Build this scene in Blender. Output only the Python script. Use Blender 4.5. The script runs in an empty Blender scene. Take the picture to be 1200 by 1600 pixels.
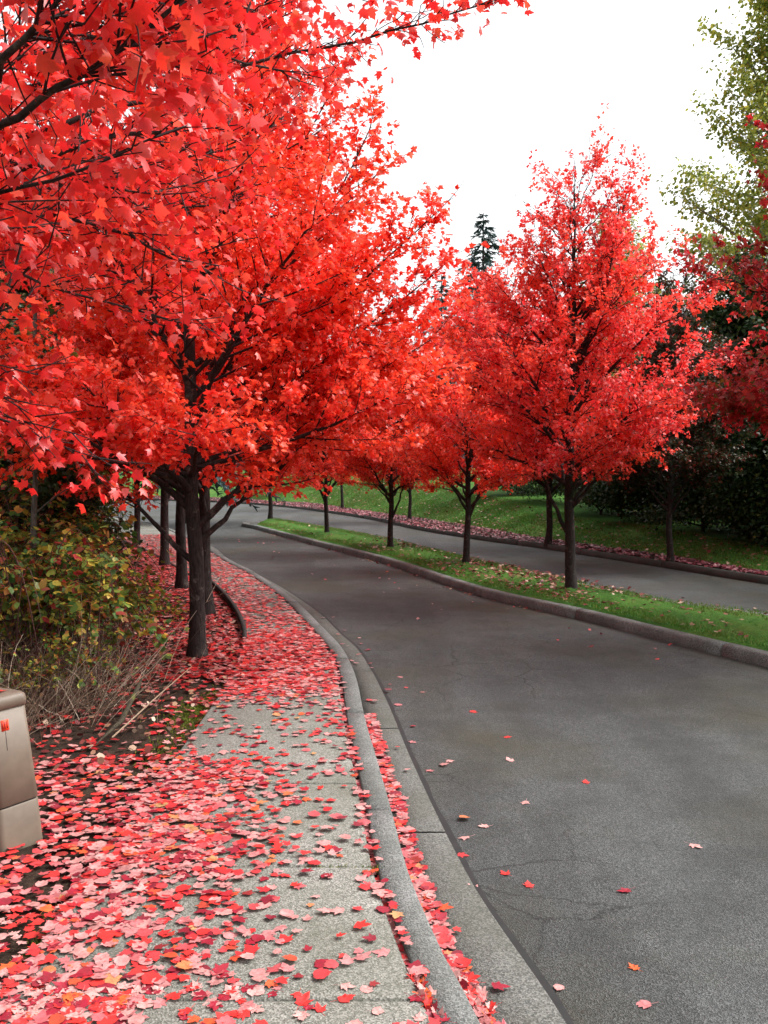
import bpy, math, random
import numpy as np
from mathutils import Vector
R = math.radians
rng = np.random.default_rng(11)
random.seed(11)
sc = bpy.context.scene
col = sc.collection

# ------------------------------------------------------------------ camera
CAMZ, FPX, PITCH = 1.7, 1467.0, math.atan(60 / 1467.0)
cd = bpy.data.cameras.new('camera')
cam = bpy.data.objects.new('camera', cd)
col.objects.link(cam)
cd.sensor_fit = 'VERTICAL'
cd.sensor_height = 36
cd.lens = 36 * FPX / 1600
cd.clip_start, cd.clip_end = 0.05, 3000
cam.location = (0, 0, CAMZ)
cam.rotation_euler = (R(90) - PITCH, 0, 0)
sc.camera = cam


def ray(u, v):
    a, b = (u - 600) / FPX, -(v - 800) / FPX
    c, s = math.cos(PITCH), math.sin(PITCH)
    return np.array([a, c + b * s, -s + b * c])


def P(u, v, z=0.0):
    """ground point under a place in the street, at height z"""
    d = ray(u, v)
    t = (z - CAMZ) / d[2]
    return np.array([d[0] * t, d[1] * t, z])


def D(u, v, y):
    d = ray(u, v)
    return np.array([0, 0, CAMZ]) + d * (y / d[1])


# ------------------------------------------------------------------ object helpers
def tag(o, label=None, cat=None, group=None, kind=None):
    if label: o['label'] = label
    if cat: o['category'] = cat
    if group: o['group'] = group
    if kind: o['kind'] = kind
    return o


def empty(name, loc, rz=0.0):
    o = bpy.data.objects.new(name, None)
    o.empty_display_size = 0.1
    col.objects.link(o)
    o.location = loc
    o.rotation_euler = (0, 0, rz)
    return o


def mesh_from(name, V, F, mat, smooth=False):
    """V (n,3) array; F list of (m,k) int arrays (k = 3 or 4)"""
    me = bpy.data.meshes.new(name)
    V = np.asarray(V, dtype=np.float32)
    F = [np.asarray(f, dtype=np.int32) for f in F if len(f)]
    me.vertices.add(len(V))
    me.vertices.foreach_set('co', V.ravel())
    loops = np.concatenate([f.ravel() for f in F])
    tot = np.concatenate([np.full(len(f), f.shape[1], np.int32) for f in F])
    start = np.concatenate([[0], np.cumsum(tot)[:-1]]).astype(np.int32)
    me.loops.add(len(loops))
    me.loops.foreach_set('vertex_index', loops)
    me.polygons.add(len(tot))
    me.polygons.foreach_set('loop_start', start)
    me.polygons.foreach_set('loop_total', tot)
    if smooth:
        me.polygons.foreach_set('use_smooth', np.ones(len(tot), bool))
    me.update(calc_edges=True)
    me.validate()
    me.materials.append(mat)
    return me


def link(name, me, parent=None):
    o = bpy.data.objects.new(name, me)
    col.objects.link(o)
    if parent: o.parent = parent
    return o


class MB:
    def __init__(s):
        s.v, s.q, s.t, s.n = [], [], [], 0

    def add(s, V, Q=None, T=None):
        V = np.asarray(V, float)
        if Q is not None and len(Q): s.q.append(np.asarray(Q) + s.n)
        if T is not None and len(T): s.t.append(np.asarray(T) + s.n)
        s.v.append(V)
        s.n += len(V)

    def tube(s, pts, rad, k=6, cap=True):
        pts = np.asarray(pts, float)
        n = len(pts)
        rad = np.broadcast_to(rad, (n,))
        tan = np.gradient(pts, axis=0)
        tan /= np.linalg.norm(tan, axis=1)[:, None] + 1e-9
        ref = np.array([0, 0, 1.0]) if abs(tan[0, 2]) < 0.8 else np.array([1.0, 0, 0])
        A = np.cross(tan, ref)
        A /= np.linalg.norm(A, axis=1)[:, None] + 1e-9
        B = np.cross(tan, A)
        th = np.arange(k) * 2 * math.pi / k
        V = (pts[:, None] + rad[:, None, None] * (A[:, None] * np.cos(th)[None, :, None] + B[:, None] * np.sin(th)[None, :, None])).reshape(-1, 3)
        i, j = np.meshgrid(np.arange(n - 1), np.arange(k), indexing='ij')
        a = i * k + j
        b = i * k + (j + 1) % k
        s.add(V, np.stack([a, b, b + k, a + k], -1).reshape(-1, 4))
        if cap:
            c0 = s.n
            s.add(pts[-1:] + tan[-1:] * rad[-1] * .4)
            e = c0 - k + np.arange(k)
            s.t.append(np.stack([e, c0 - k + (np.arange(k) + 1) % k, np.full(k, c0)], -1))

    def build(s, name, mat, parent=None, smooth=False):
        return link(name, s.mesh(name, mat, smooth), parent)

    def mesh(s, name, mat, smooth=False):
        F = []
        if s.q: F.append(np.concatenate(s.q))
        if s.t: F.append(np.concatenate(s.t))
        return mesh_from(name, np.concatenate(s.v), F, mat, smooth)


# ------------------------------------------------------------------ materials
def new_mat(name):
    m = bpy.data.materials.new(name)
    m.use_nodes = True
    nt = m.node_tree
    nt.nodes.clear()
    out = nt.nodes.new('ShaderNodeOutputMaterial')
    return m, nt, out


def N(nt, typ, **kw):
    n = nt.nodes.new(typ)
    for k, v in kw.items():
        if k.startswith('i_'):
            n.inputs[k[2:].replace('_', ' ')].default_value = v
        else:
            setattr(n, k, v)
    return n


def ramp(nt, fac, stops, interp='LINEAR'):
    r = nt.nodes.new('ShaderNodeValToRGB')
    r.color_ramp.interpolation = interp
    e = r.color_ramp.elements
    while len(e) < len(stops): e.new(0.5)
    for i, (p, c) in enumerate(stops):
        e[i].position = p
        e[i].color = (*c, 1) if len(c) == 3 else c
    nt.links.new(fac, r.inputs[0])
    return r.outputs[0]


def mixc(nt, fac, a, b, mode='MIX'):
    m = nt.nodes.new('ShaderNodeMix')
    m.data_type = 'RGBA'
    m.blend_type = mode
    L = nt.links
    if hasattr(fac, 'links'): L.new(fac, m.inputs[0])
    else: m.inputs[0].default_value = fac
    for s, x in ((6, a), (7, b)):
        if hasattr(x, 'links'): L.new(x, m.inputs[s])
        else: m.inputs[s].default_value = (*x, 1)
    return m.outputs[2]


def noise(nt, vec, scale, detail=4, rough=.6, dist=0):
    n = N(nt, 'ShaderNodeTexNoise', i_Scale=scale, i_Detail=detail, i_Roughness=rough, i_Distortion=dist)
    nt.links.new(vec, n.inputs['Vector'])
    return n.outputs['Fac']


def leaf_mat(name, stops, clump=None, transl=.4, rough=.45, spec=.35, clump_amt=.6, back=None, mottle=0, mamt=.75):
    """thin leaf: colour by leaf, optional drift of hue through the crown, gloss and light passing through"""
    m, nt, out = new_mat(name)
    L = nt.links
    g = N(nt, 'ShaderNodeNewGeometry')
    c = ramp(nt, g.outputs['Random Per Island'], stops)
    if clump:
        tc = N(nt, 'ShaderNodeTexCoord')
        f = noise(nt, tc.outputs['Object'], 1.3, 2)
        f = ramp(nt, f, [(.42, (0, 0, 0)), (.62, (clump_amt,) * 3)])
        c = mixc(nt, f, c, clump)
    if mottle:
        tc = N(nt, 'ShaderNodeTexCoord')
        f = noise(nt, tc.outputs['Object'], mottle, 5, .75)
        c = mixc(nt, ramp(nt, f, [(.40, (mamt,) * 3), (.60, (0, 0, 0))]), c, mixc(nt, .62, c, (.12, .02, .02)))
    if back:
        c = mixc(nt, g.outputs['Backfacing'], c, mixc(nt, .55, c, back))
    p = N(nt, 'ShaderNodeBsdfPrincipled', i_Roughness=rough)
    p.inputs['Specular IOR Level'].default_value = spec
    L.new(c, p.inputs['Base Color'])
    t = N(nt, 'ShaderNodeBsdfTranslucent')
    L.new(c, t.inputs['Color'])
    x = N(nt, 'ShaderNodeMixShader')
    x.inputs[0].default_value = transl
    L.new(p.outputs[0], x.inputs[1])
    L.new(t.outputs[0], x.inputs[2])
    L.new(x.outputs[0], out.inputs[0])
    return m


def solid(name, color, rough=.8, spec=.3, nscale=8, namt=.25, bump=0, bscale=40):
    m, nt, out = new_mat(name)
    L = nt.links
    tc = N(nt, 'ShaderNodeTexCoord')
    f = noise(nt, tc.outputs['Object'], nscale)
    lo = tuple(c * (1 - namt) for c in color)
    hi = tuple(min(1, c * (1 + namt)) for c in color)
    c = ramp(nt, f, [(.3, lo), (.7, hi)])
    p = N(nt, 'ShaderNodeBsdfPrincipled', i_Roughness=rough)
    p.inputs['Specular IOR Level'].default_value = spec
    L.new(c, p.inputs['Base Color'])
    if bump:
        b = N(nt, 'ShaderNodeBump', i_Strength=bump, i_Distance=.01)
        L.new(noise(nt, tc.outputs['Object'], bscale), b.inputs['Height'])
        L.new(b.outputs[0], p.inputs['Normal'])
    L.new(p.outputs[0], out.inputs[0])
    return m


def bark_mat(name, dark, light, patch=None):
    m, nt, out = new_mat(name)
    L = nt.links
    tc = N(nt, 'ShaderNodeTexCoord')
    mp = N(nt, 'ShaderNodeMapping')
    mp.inputs['Scale'].default_value = (1, 1, .22)
    L.new(tc.outputs['Object'], mp.inputs[0])
    f = noise(nt, mp.outputs[0], 55, 5, .7)
    c = ramp(nt, f, [(.35, dark), (.7, light)])
    f2 = noise(nt, tc.outputs['Object'], 9, 4, .7)
    c = mixc(nt, ramp(nt, f2, [(.56, (0, 0, 0)), (.68, (.75,) * 3)]), c, patch or light)
    p = N(nt, 'ShaderNodeBsdfPrincipled', i_Roughness=.85)
    p.inputs['Specular IOR Level'].default_value = .2
    L.new(c, p.inputs['Base Color'])
    b = N(nt, 'ShaderNodeBump', i_Strength=.8, i_Distance=.012)
    L.new(f, b.inputs['Height'])
    L.new(b.outputs[0], p.inputs['Normal'])
    L.new(p.outputs[0], out.inputs[0])
    return m


def concrete_mat(name, lo, mid, hi, stain=(.05, .055, .04)):
    m, nt, out = new_mat(name)
    L = nt.links
    tc = N(nt, 'ShaderNodeTexCoord')
    o = tc.outputs['Object']
    v = N(nt, 'ShaderNodeTexVoronoi', i_Scale=170)
    L.new(o, v.inputs['Vector'])
    w = N(nt, 'ShaderNodeSeparateColor')
    L.new(v.outputs['Color'], w.inputs[0])
    c = ramp(nt, w.outputs[0], [(.1, lo), (.5, mid), (.95, hi)])
    big = noise(nt, o, 1.7, 5, .65)
    c = mixc(nt, ramp(nt, big, [(.35, (.55,) * 3), (.62, (0, 0, 0))]), c, stain)
    fine = noise(nt, o, 30, 4, .7)
    c = mixc(nt, ramp(nt, fine, [(.5, (0, 0, 0)), (.75, (.5,) * 3)]), c, stain)
    p = N(nt, 'ShaderNodeBsdfPrincipled', i_Roughness=.85)
    p.inputs['Specular IOR Level'].default_value = .25
    L.new(c, p.inputs['Base Color'])
    b = N(nt, 'ShaderNodeBump', i_Strength=.55, i_Distance=.004)
    L.new(v.outputs['Distance'], b.inputs['Height'])
    L.new(b.outputs[0], p.inputs['Normal'])
    L.new(p.outputs[0], out.inputs[0])
    return m


def asphalt_mat():
    m, nt, out = new_mat('asphalt')
    L = nt.links
    tc = N(nt, 'ShaderNodeTexCoord')
    o = tc.outputs['Object']
    v = N(nt, 'ShaderNodeTexVoronoi', i_Scale=190)
    L.new(o, v.inputs['Vector'])
    w = N(nt, 'ShaderNodeSeparateColor')
    L.new(v.outputs['Color'], w.inputs[0])
    c = ramp(nt, w.outputs[0], [(.05, (.020, .0212, .0208)), (.45, (.043, .0460, .0450)), (.97, (.115, .120, .117))])
    # worn wheel paths and damp blotches, stretched along the lane
    mp = N(nt, 'ShaderNodeMapping')
    mp.inputs['Rotation'].default_value = (0, 0, R(-21))
    mp.inputs['Scale'].default_value = (1.1, .16, 1)
    L.new(o, mp.inputs[0])
    f = noise(nt, mp.outputs[0], 1.0, 3, .55)
    c = mixc(nt, ramp(nt, f, [(.36, (.5,) * 3), (.55, (0, 0, 0))]), c, (.024, .0255, .025))
    c = mixc(nt, ramp(nt, f, [(.5, (0, 0, 0)), (.7, (.4,) * 3)]), c, (.070, .076, .075))
    # brown silt
    f2 = noise(nt, o, .45, 4, .6)
    c = mixc(nt, ramp(nt, f2, [(.46, (0, 0, 0)), (.64, (.65,) * 3)]), c, (.040, .035, .018))
    f4 = noise(nt, o, 2.6, 5, .7)
    c = mixc(nt, ramp(nt, f4, [(.34, (.45,) * 3), (.56, (0, 0, 0))]), c, (.018, .019, .0185))
    # cracks
    d = N(nt, 'ShaderNodeTexNoise', i_Scale=1.6, i_Detail=6, i_Roughness=.7)
    L.new(o, d.inputs['Vector'])
    mx = N(nt, 'ShaderNodeMix', data_type='RGBA')
    mx.inputs[0].default_value = .22
    L.new(o, mx.inputs[6])
    L.new(d.outputs['Color'], mx.inputs[7])
    vc = N(nt, 'ShaderNodeTexVoronoi', feature='DISTANCE_TO_EDGE', i_Scale=1.5)
    L.new(mx.outputs[2], vc.inputs['Vector'])
    crack = ramp(nt, vc.outputs['Distance'], [(.002, (.8, .8, .8)), (.010, (0, 0, 0))])
    fm = noise(nt, o, .33, 3, .5)
    msk = ramp(nt, fm, [(.44, (0, 0, 0)), (.56, (.9,) * 3)])
    ck = mixc(nt, 1.0, crack, msk, 'MULTIPLY')
    c = mixc(nt, ck, c, (.006, .006, .006))
    p = N(nt, 'ShaderNodeBsdfPrincipled', i_Roughness=.66)
    p.inputs['Specular IOR Level'].default_value = .2
    L.new(c, p.inputs['Base Color'])
    b = N(nt, 'ShaderNodeBump', i_Strength=.7, i_Distance=.006)
    L.new(v.outputs['Distance'], b.inputs['Height'])
    L.new(b.outputs[0], p.inputs['Normal'])
    L.new(p.outputs[0], out.inputs[0])
    return m


def ground_mat(name, a, b, c3, scale=3, fine=60, bump=.6):
    m, nt, out = new_mat(name)
    L = nt.links
    tc = N(nt, 'ShaderNodeTexCoord')
    o = tc.outputs['Object']
    f = noise(nt, o, scale, 6, .65)
    c = ramp(nt, f, [(.35, a), (.52, b), (.7, c3)])
    g = noise(nt, o, fine, 4, .7)
    c = mixc(nt, ramp(nt, g, [(.4, (.6,) * 3), (.6, (0, 0, 0))]), c, tuple(x * .45 for x in a))
    p = N(nt, 'ShaderNodeBsdfPrincipled', i_Roughness=.95)
    p.inputs['Specular IOR Level'].default_value = .1
    L.new(c, p.inputs['Base Color'])
    bm = N(nt, 'ShaderNodeBump', i_Strength=bump, i_Distance=.03)
    L.new(g, bm.inputs['Height'])
    L.new(bm.outputs[0], p.inputs['Normal'])
    L.new(p.outputs[0], out.inputs[0])
    return m


RED = leaf_mat('leaf_red', [(0, (.72, .018, .018)), (.3, (.88, .042, .028)), (.65, (.94, .075, .040)), (.88, (.94, .13, .08)), (1, (.92, .22, .19))],
               clump=(.94, .12, .030), clump_amt=.5, transl=.56, spec=.55, rough=.38)
REDN = leaf_mat('leaf_red_close', [(0, (.62, .012, .016)), (.35, (.82, .028, .024)), (.7, (.92, .055, .030)), (.9, (.92, .11, .05)), (1, (.80, .18, .17))],
                clump=(.80, .04, .045), clump_amt=.5, transl=.5, spec=.55, rough=.38, mottle=26, mamt=.3)
CRIM = leaf_mat('leaf_crimson', [(0, (.60, .016, .032)), (.3, (.86, .045, .050)), (.7, (.94, .085, .070)), (.88, (.92, .16, .15)), (1, (.92, .30, .29))],
                clump=(.94, .10, .040), clump_amt=.7, transl=.58, spec=.55, rough=.38)
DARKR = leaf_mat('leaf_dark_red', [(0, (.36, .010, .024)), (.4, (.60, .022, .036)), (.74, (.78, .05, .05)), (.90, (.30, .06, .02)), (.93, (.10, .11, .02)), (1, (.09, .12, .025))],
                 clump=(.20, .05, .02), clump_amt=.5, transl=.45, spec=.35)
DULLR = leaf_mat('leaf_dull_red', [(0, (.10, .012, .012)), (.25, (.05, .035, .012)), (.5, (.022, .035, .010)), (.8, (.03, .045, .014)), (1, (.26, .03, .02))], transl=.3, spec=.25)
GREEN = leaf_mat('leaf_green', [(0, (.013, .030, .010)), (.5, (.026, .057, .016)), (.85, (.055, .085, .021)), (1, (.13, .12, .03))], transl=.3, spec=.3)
OLIVE = leaf_mat('leaf_olive', [(0, (.15, .19, .032)), (.5, (.28, .32, .06)), (.85, (.42, .40, .065)), (1, (.52, .43, .06))], transl=.45, spec=.35)
HAZE_NEEDLE = leaf_mat('needles_hazed', [(0, (.035, .06, .065)), (.6, (.065, .105, .11)), (1, (.11, .15, .15))], transl=.15, spec=.25)  # blue-green, paled by distance haze put into the colour
BRAM = leaf_mat('leaf_bramble', [(0, (.04, .10, .022)), (.22, (.08, .19, .04)), (.42, (.17, .25, .045)), (.56, (.36, .36, .05)), (.68, (.55, .42, .06)), (.78, (.55, .23, .05)), (.87, (.28, .07, .04)), (.94, (.45, .04, .04)), (1, (.14, .07, .04))],
                clump=(.075, .040, .02), clump_amt=.5, transl=.35, spec=.3)
BARK = bark_mat('bark', (.012, .009, .009), (.050, .039, .035), (.125, .105, .092))
TWIG = solid('twig_bark', (.018, .012, .012), nscale=20)
GBARK = bark_mat('bark_grey', (.05, .045, .04), (.16, .14, .12), (.20, .19, .17))
BIRCH = bark_mat('bark_birch', (.14, .13, .11), (.42, .40, .36), (.08, .07, .06))
STALK = leaf_mat('dry_stalk', [(0, (.05, .03, .022)), (.45, (.13, .085, .058)), (.75, (.32, .24, .165)), (1, (.55, .46, .36))], transl=.0, spec=.15)
CANE = solid('cane', (.075, .03, .025), nscale=30, namt=.5)
CONC = concrete_mat('concrete', (.085, .083, .072), (.155, .152, .135), (.27, .26, .235), (.075, .077, .055))
KERBM = concrete_mat('kerb_concrete', (.075, .077, .075), (.135, .137, .132), (.22, .22, .21), (.055, .06, .05))
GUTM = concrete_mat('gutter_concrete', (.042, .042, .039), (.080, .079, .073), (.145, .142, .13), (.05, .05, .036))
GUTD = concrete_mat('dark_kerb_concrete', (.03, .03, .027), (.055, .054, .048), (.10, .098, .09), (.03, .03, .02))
MKERB = concrete_mat('worn_kerb_concrete', (.07, .07, .066), (.145, .145, .137), (.25, .25, .235), (.045, .046, .04))
ASPH = asphalt_mat()
SOIL = ground_mat('soil', (.020, .013, .010), (.042, .027, .019), (.075, .050, .034), 5, 70)
LAWN = ground_mat('lawn', (.030, .095, .013), (.060, .150, .022), (.115, .165, .034), .55, 25)
GRASSM = leaf_mat('grass_blade', [(0, (.030, .110, .014)), (.5, (.070, .205, .024)), (.9, (.14, .25, .038)), (1, (.26, .23, .08))], clump=(.14, .15, .035), clump_amt=.6, transl=.3, spec=.25)
MOSSM = leaf_mat('moss', [(0, (.05, .075, .012)), (.6, (.12, .15, .02)), (1, (.22, .23, .035))], transl=.3, spec=.1)
TAR = solid('tar', (.014, .014, .014), rough=.7)
EDGE = solid('edging', (.018, .015, .013), rough=.8)  # black, for the added strip that stands in for the sidewalk's dark edge
PED = solid('beige_plastic', (.125, .096, .070), rough=.5, spec=.35, nscale=9, namt=.16, bump=.06, bscale=260)
PEDD = solid('dark_gap', (.02, .016, .014))
STICK = solid('red_label', (.75, .06, .02), rough=.5, namt=.05)
STICKD = solid('label_print', (.25, .015, .01), rough=.5, namt=.05)
LITTER = [(0, (.44, .19, .18)), (.16, (.58, .29, .27)), (.36, (.52, .22, .22)), (.46, (.50, .10, .11)), (.60, (.58, .03, .035)), (.76, (.70, .035, .028)), (.82, (.32, .012, .03)), (.92, (.17, .01, .025)), (.97, (.72, .10, .03)), (1, (.45, .28, .12))]
FALL = leaf_mat('fallen_leaf', LITTER, mottle=45, transl=.12, spec=.4, rough=.4)
FALLR = leaf_mat('fallen_leaf_red', [(0, (.34, .012, .022)), (.3, (.60, .022, .026)), (.6, (.74, .04, .03)), (.74, (.62, .24, .23)), (1, (.66, .33, .31))], mottle=45, transl=.15, spec=.4, rough=.4)
FALLD = leaf_mat('fallen_leaf_dull', [(0, (.06, .015, .014)), (.4, (.17, .024, .026)), (.65, (.24, .07, .055)), (.85, (.30, .18, .11)), (1, (.50, .36, .28))], transl=.1, spec=.2)

# ------------------------------------------------------------------ curves of the street
def catmull(pts, step=.25):
    p = np.asarray(pts, float)
    p = np.vstack([2 * p[0] - p[1], p, 2 * p[-1] - p[-2]])
    out = []
    for i in range(1, len(p) - 2):
        n = max(2, int(np.linalg.norm(p[i + 1] - p[i]) / step))
        t = np.linspace(0, 1, n, endpoint=False)[:, None]
        a, b, c, d = p[i - 1], p[i], p[i + 1], p[i + 2]
        # centripetal-ish tangents keep uneven spacing from overshooting
        la, lb, lc = np.linalg.norm(b - a), np.linalg.norm(c - b), np.linalg.norm(d - c)
        m1 = (c - a) / (la + lb) * lb
        m2 = (d - b) / (lb + lc) * lb
        out.append((2 * t**3 - 3 * t**2 + 1) * b + (t**3 - 2 * t**2 + t) * m1 + (-2 * t**3 + 3 * t**2) * c + (t**3 - t**2) * m2)
    out.append(p[-2][None])
    return np.vstack(out)


def resample(c, n):
    s = np.concatenate([[0], np.cumsum(np.linalg.norm(np.diff(c, axis=0), axis=1))])
    t = np.linspace(0, s[-1], n)
    return np.stack([np.interp(t, s, c[:, k]) for k in range(3)], -1)


def by_len(c, step):
    L = np.linalg.norm(np.diff(c, axis=0), axis=1).sum()
    return resample(c, max(2, int(L / step) + 1))


def offset(c, d):
    """shift to the right of travel by d"""
    t = np.gradient(c, axis=0)
    t[:, 2] = 0
    t /= np.linalg.norm(t, axis=1)[:, None]
    return c + np.stack([t[:, 1], -t[:, 0], np.zeros(len(c))], -1) * d


Z0, ZR = 0.0, -0.12
KR = catmull([(.95, -5, 0), (.52, .5, 0)] + [P(*q) for q in ((757, 1600), (704, 1507), (640, 1362), (611, 1257), (587, 1175), (570, 1117), (555, 1052), (535, 1012), (519, 994), (458, 934), (397, 893), (366, 878))] + [(-4.9, 24.3, 0), (-8.9, 34, 0), (-18, 46, 0), (-40, 60, 0)])
SR = offset(KR, -.155)
GR = offset(KR, .31) ; GR[:, 2] = ZR
gre = catmull([(1.45, -5, ZR), (.93, .5, ZR)] + [P(u, v, ZR) for u, v in ((891, 1600), (815, 1490), (751, 1397), (692, 1286), (640, 1175), (611, 1105), (582, 1047), (558, 1012), (537, 994), (496, 955), (420, 906), (372, 884))] + [(-4.65, 24.5, ZR), (-8.7, 34.2, ZR), (-17.8, 46.2, ZR), (-39.8, 60.2, ZR)])
GR = gre
MNB = catmull([P(u, v, ZR) for u, v in ((1500, 1140), (1330, 1083), (1200, 1044), (1061, 1009), (904, 968), (750, 932), (600, 881), (475, 848), (395, 826))])
MNB = np.vstack([2.2 * (MNB[0] - MNB[1]) * 8 + MNB[0], MNB])
MF = catmull([P(u, v, ZR) for u, v in ((1500, 1040), (1200, 973), (1050, 952), (900, 919), (767, 888), (667, 863), (617, 850), (525, 832), (433, 815))])
MF = np.vstack([(MF[0] - MF[1]) * 14 + MF[0], MF])
FF = catmull([(14.5, -4, ZR), (9.6, 7.5, ZR)] + [P(u, v, ZR) for u, v in ((1200, 911), (1050, 887), (907, 865), (850, 856), (767, 845), (667, 829), (575, 810), (480, 796))] + [(-6.5, 53.5, ZR), (-11, 60, ZR), (-24, 71, ZR), (-50, 86, ZR)])
VB = catmull([(16.2, -4, 0), (10.8, 8, 0)] + [P(u, v) for u, v in ((1200, 894), (1050, 869), (850, 841), (733, 821), (617, 804), (558, 796), (480, 785))] + [(-6.8, 58, 0), (-11, 66, 0), (-25, 78, 0), (-50, 92, 0)])
BT = catmull([(17.5, 0, .2), (12.2, 10, .2), (7.9, 18.3, .22), (6.8, 24, .38), (5.8, 28, .4), (4.4, 33, .8), (3.7, 36.5, .9), (1.5, 45, 1.52), (-1.6, 56, 1.5), (-7.7, 74, 1.5), (-12, 82, 1.5), (-25, 92, 1.5), (-48, 106, 1.5)])


def strip(name, a, b, mat, n=260, rows=1, kind='structure', rough=0.0):
    A, B = resample(a, n), resample(b, n)
    V = []
    for k in range(rows + 1):
        W = A + (B - A) * (k / rows)
        if rough and 0 < k < rows:
            W = W + np.array([0, 0, 1]) * rng.normal(0, rough, (n, 1))
        V.append(W)
    V = np.concatenate(V)
    i, k = np.meshgrid(np.arange(n - 1), np.arange(rows), indexing='ij')
    q = (k * n + i)
    Q = np.stack([q, q + 1, q + 1 + n, q + n], -1).reshape(-1, 4)
    me = mesh_from(name, V, [Q], mat, True)
    o = link(name, me)
    # faces up
    if me.polygons[0].normal.z < 0: me.flip_normals()
    return tag(o, kind=kind)


# base sheet to the horizon
mb = MB()
mb.add([(-900, -900, -.16), (900, -900, -.16), (900, 900, -.16), (-900, 900, -.16)], [(0, 1, 2, 3)])
tag(mb.build('ground', LAWN), 'dull green ground reaching to the horizon', 'ground', kind='structure')
o = strip('road', offset(GR, -.3) + np.array([0, 0, -.001]), FF + np.array([0, 0, -.001]), ASPH, 300, 30)
tag(o, 'cracked grey asphalt road split by a grass median', 'road')
# soil on the left
SL = SR.copy()
A = SL.copy(); A[:, 2] = -.05
o = strip('soil', offset(A, -40) + np.array([0, 0, .9]), offset(A, -2.8) + np.array([0, 0, .004]), SOIL, 200, 14, rough=.04)
tag(o, 'dark leaf littered soil under the bramble thicket', 'soil')
A2 = SR.copy(); A2[:, 2] = -.05
o = strip('soil_bed', offset(A, -2.8) + np.array([0, 0, .004]), offset(A2, .16) + np.array([0, 0, .0]), SOIL, 300, 10)
tag(o, 'bare dark soil along the sidewalk edge', 'soil')

# sidewalk panels
yl = np.array([-6, 3.2, 6.1, 7.36, 8.3, 9.6, 11.9, 13.9, 16.5, 20.5, 26, 36, 46])
xl = np.array([-1.22, -1.25, -1.26, -1.27, -1.30, -1.44, -1.92, -2.5, -3.55, -5.1, -7.6, -12.5, -21.0])
xL = lambda y: np.interp(y, yl, xl)
sry = SR[np.argsort(SR[:, 1])]
xR = lambda y: np.interp(y, sry[:, 1], sry[:, 0])
mb = MB()
js = [-5.6, -4.5, -3.4, -2.3, -1.25, -.2, .85, 1.9, 2.97, 4.0, 5.1, 6.2, 7.0, 8.1]
while js[-1] < 44: js.append(js[-1] + 1.15)
for a, b in zip(js[:-1], js[1:]):
    y = np.concatenate([[a + .005], np.linspace(a + .016, b - .016, 5), [b - .005]])
    w = rng.uniform(-.003, .003)
    l, r = xL(y), xR(y)
    ins = .012
    ring = []
    for (dx, z) in ((0, -.06), (0, -.008 + w), (ins, w)):
        ring.append(np.stack([l + dx, y, np.full(7, z)], -1))
    for (dx, z) in ((-ins, w), (0, -.008 + w), (0, -.06)):
        ring.append(np.stack([r + dx, y, np.full(7, z)], -1))
    V = np.concatenate(ring)
    # pull the arris of the ends down a little
    V = V.reshape(6, 7, 3)
    V[2:4, 0, 2] -= .006; V[2:4, -1, 2] -= .006
    y2 = np.array([a + .02, b - .02])
    V = V.reshape(-1, 3)
    Q = []
    for k in range(5):
        for i in range(6):
            q = k * 7 + i
            Q.append((q, q + 7, q + 8, q + 1))
    Q = [tuple(reversed(q)) for q in Q]
    Q.append((1 * 7, 4 * 7, 5 * 7, 0)); Q.append((1 * 7, 2 * 7, 3 * 7, 4 * 7))
    Q.append((6, 5 * 7 + 6, 4 * 7 + 6, 1 * 7 + 6)); Q.append((4 * 7 + 6, 3 * 7 + 6, 2 * 7 + 6, 1 * 7 + 6))
    mb.add(V, Q)
tag(mb.build('sidewalk', CONC), 'grey concrete sidewalk in panels scattered with red and pink leaves', 'sidewalk', kind='structure')


def sweep(name, c, prof, mat, seg=2.4, gap=.012, step=.2):
    """profile (offset to the right, z) swept in cast lengths with narrow joints"""
    s = np.concatenate([[0], np.cumsum(np.linalg.norm(np.diff(c, axis=0), axis=1))])
    mb = MB()
    a = 0.0
    pr = np.array(prof)
    m = len(pr)
    while a < s[-1] - .1:
        b = min(a + seg, s[-1])
        n = max(3, int((b - a) / step))
        t = np.linspace(a + gap, b - gap, n)
        pts = np.stack([np.interp(t, s, c[:, k]) for k in range(3)], -1)
        tt = np.stack([np.interp(t + .05, s, c[:, k]) - np.interp(t - .05, s, c[:, k]) for k in range(3)], -1)
        tt /= np.linalg.norm(tt, axis=1)[:, None] + 1e-9
        rt = np.stack([tt[:, 1], -tt[:, 0], np.zeros(n)], -1)
        jog = rng.uniform(-.004, .004)
        V = pts[:, None] + rt[:, None] * (pr[None, :, :1] + jog)
        V[:, :, 2] = pr[None, :, 1] + jog * .5
        V = V.reshape(-1, 3)
        Q = [(i * m + k, i * m + (k + 1) % m, (i + 1) * m + (k + 1) % m, (i + 1) * m + k) for i in range(n - 1) for k in range(m)]
        base = mb.n
        mb.add(V, Q)
        # end caps as fans
        for e in (0, n - 1):
            cidx = mb.n
            mb.add(V[e * m:(e + 1) * m].mean(0)[None])
            idx = base + e * m + np.arange(m)
            tri = np.stack([idx, np.roll(idx, -1), np.full(m, cidx)], -1)
            mb.t.append(tri if e else tri[:, ::-1])
        a = b
    o = mb.build(name, mat)
    return tag(o, kind='structure')


o = sweep('kerb', KR, [(-.125, -.2), (-.125, -.012), (-.118, .001), (-.010, .0), (.000, -.008), (.004, -.04), (.02, -.108), (.02, -.2)], KERBM, 1.95)
tag(o, 'weathered concrete kerb along the leafy sidewalk', 'kerb')
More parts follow.
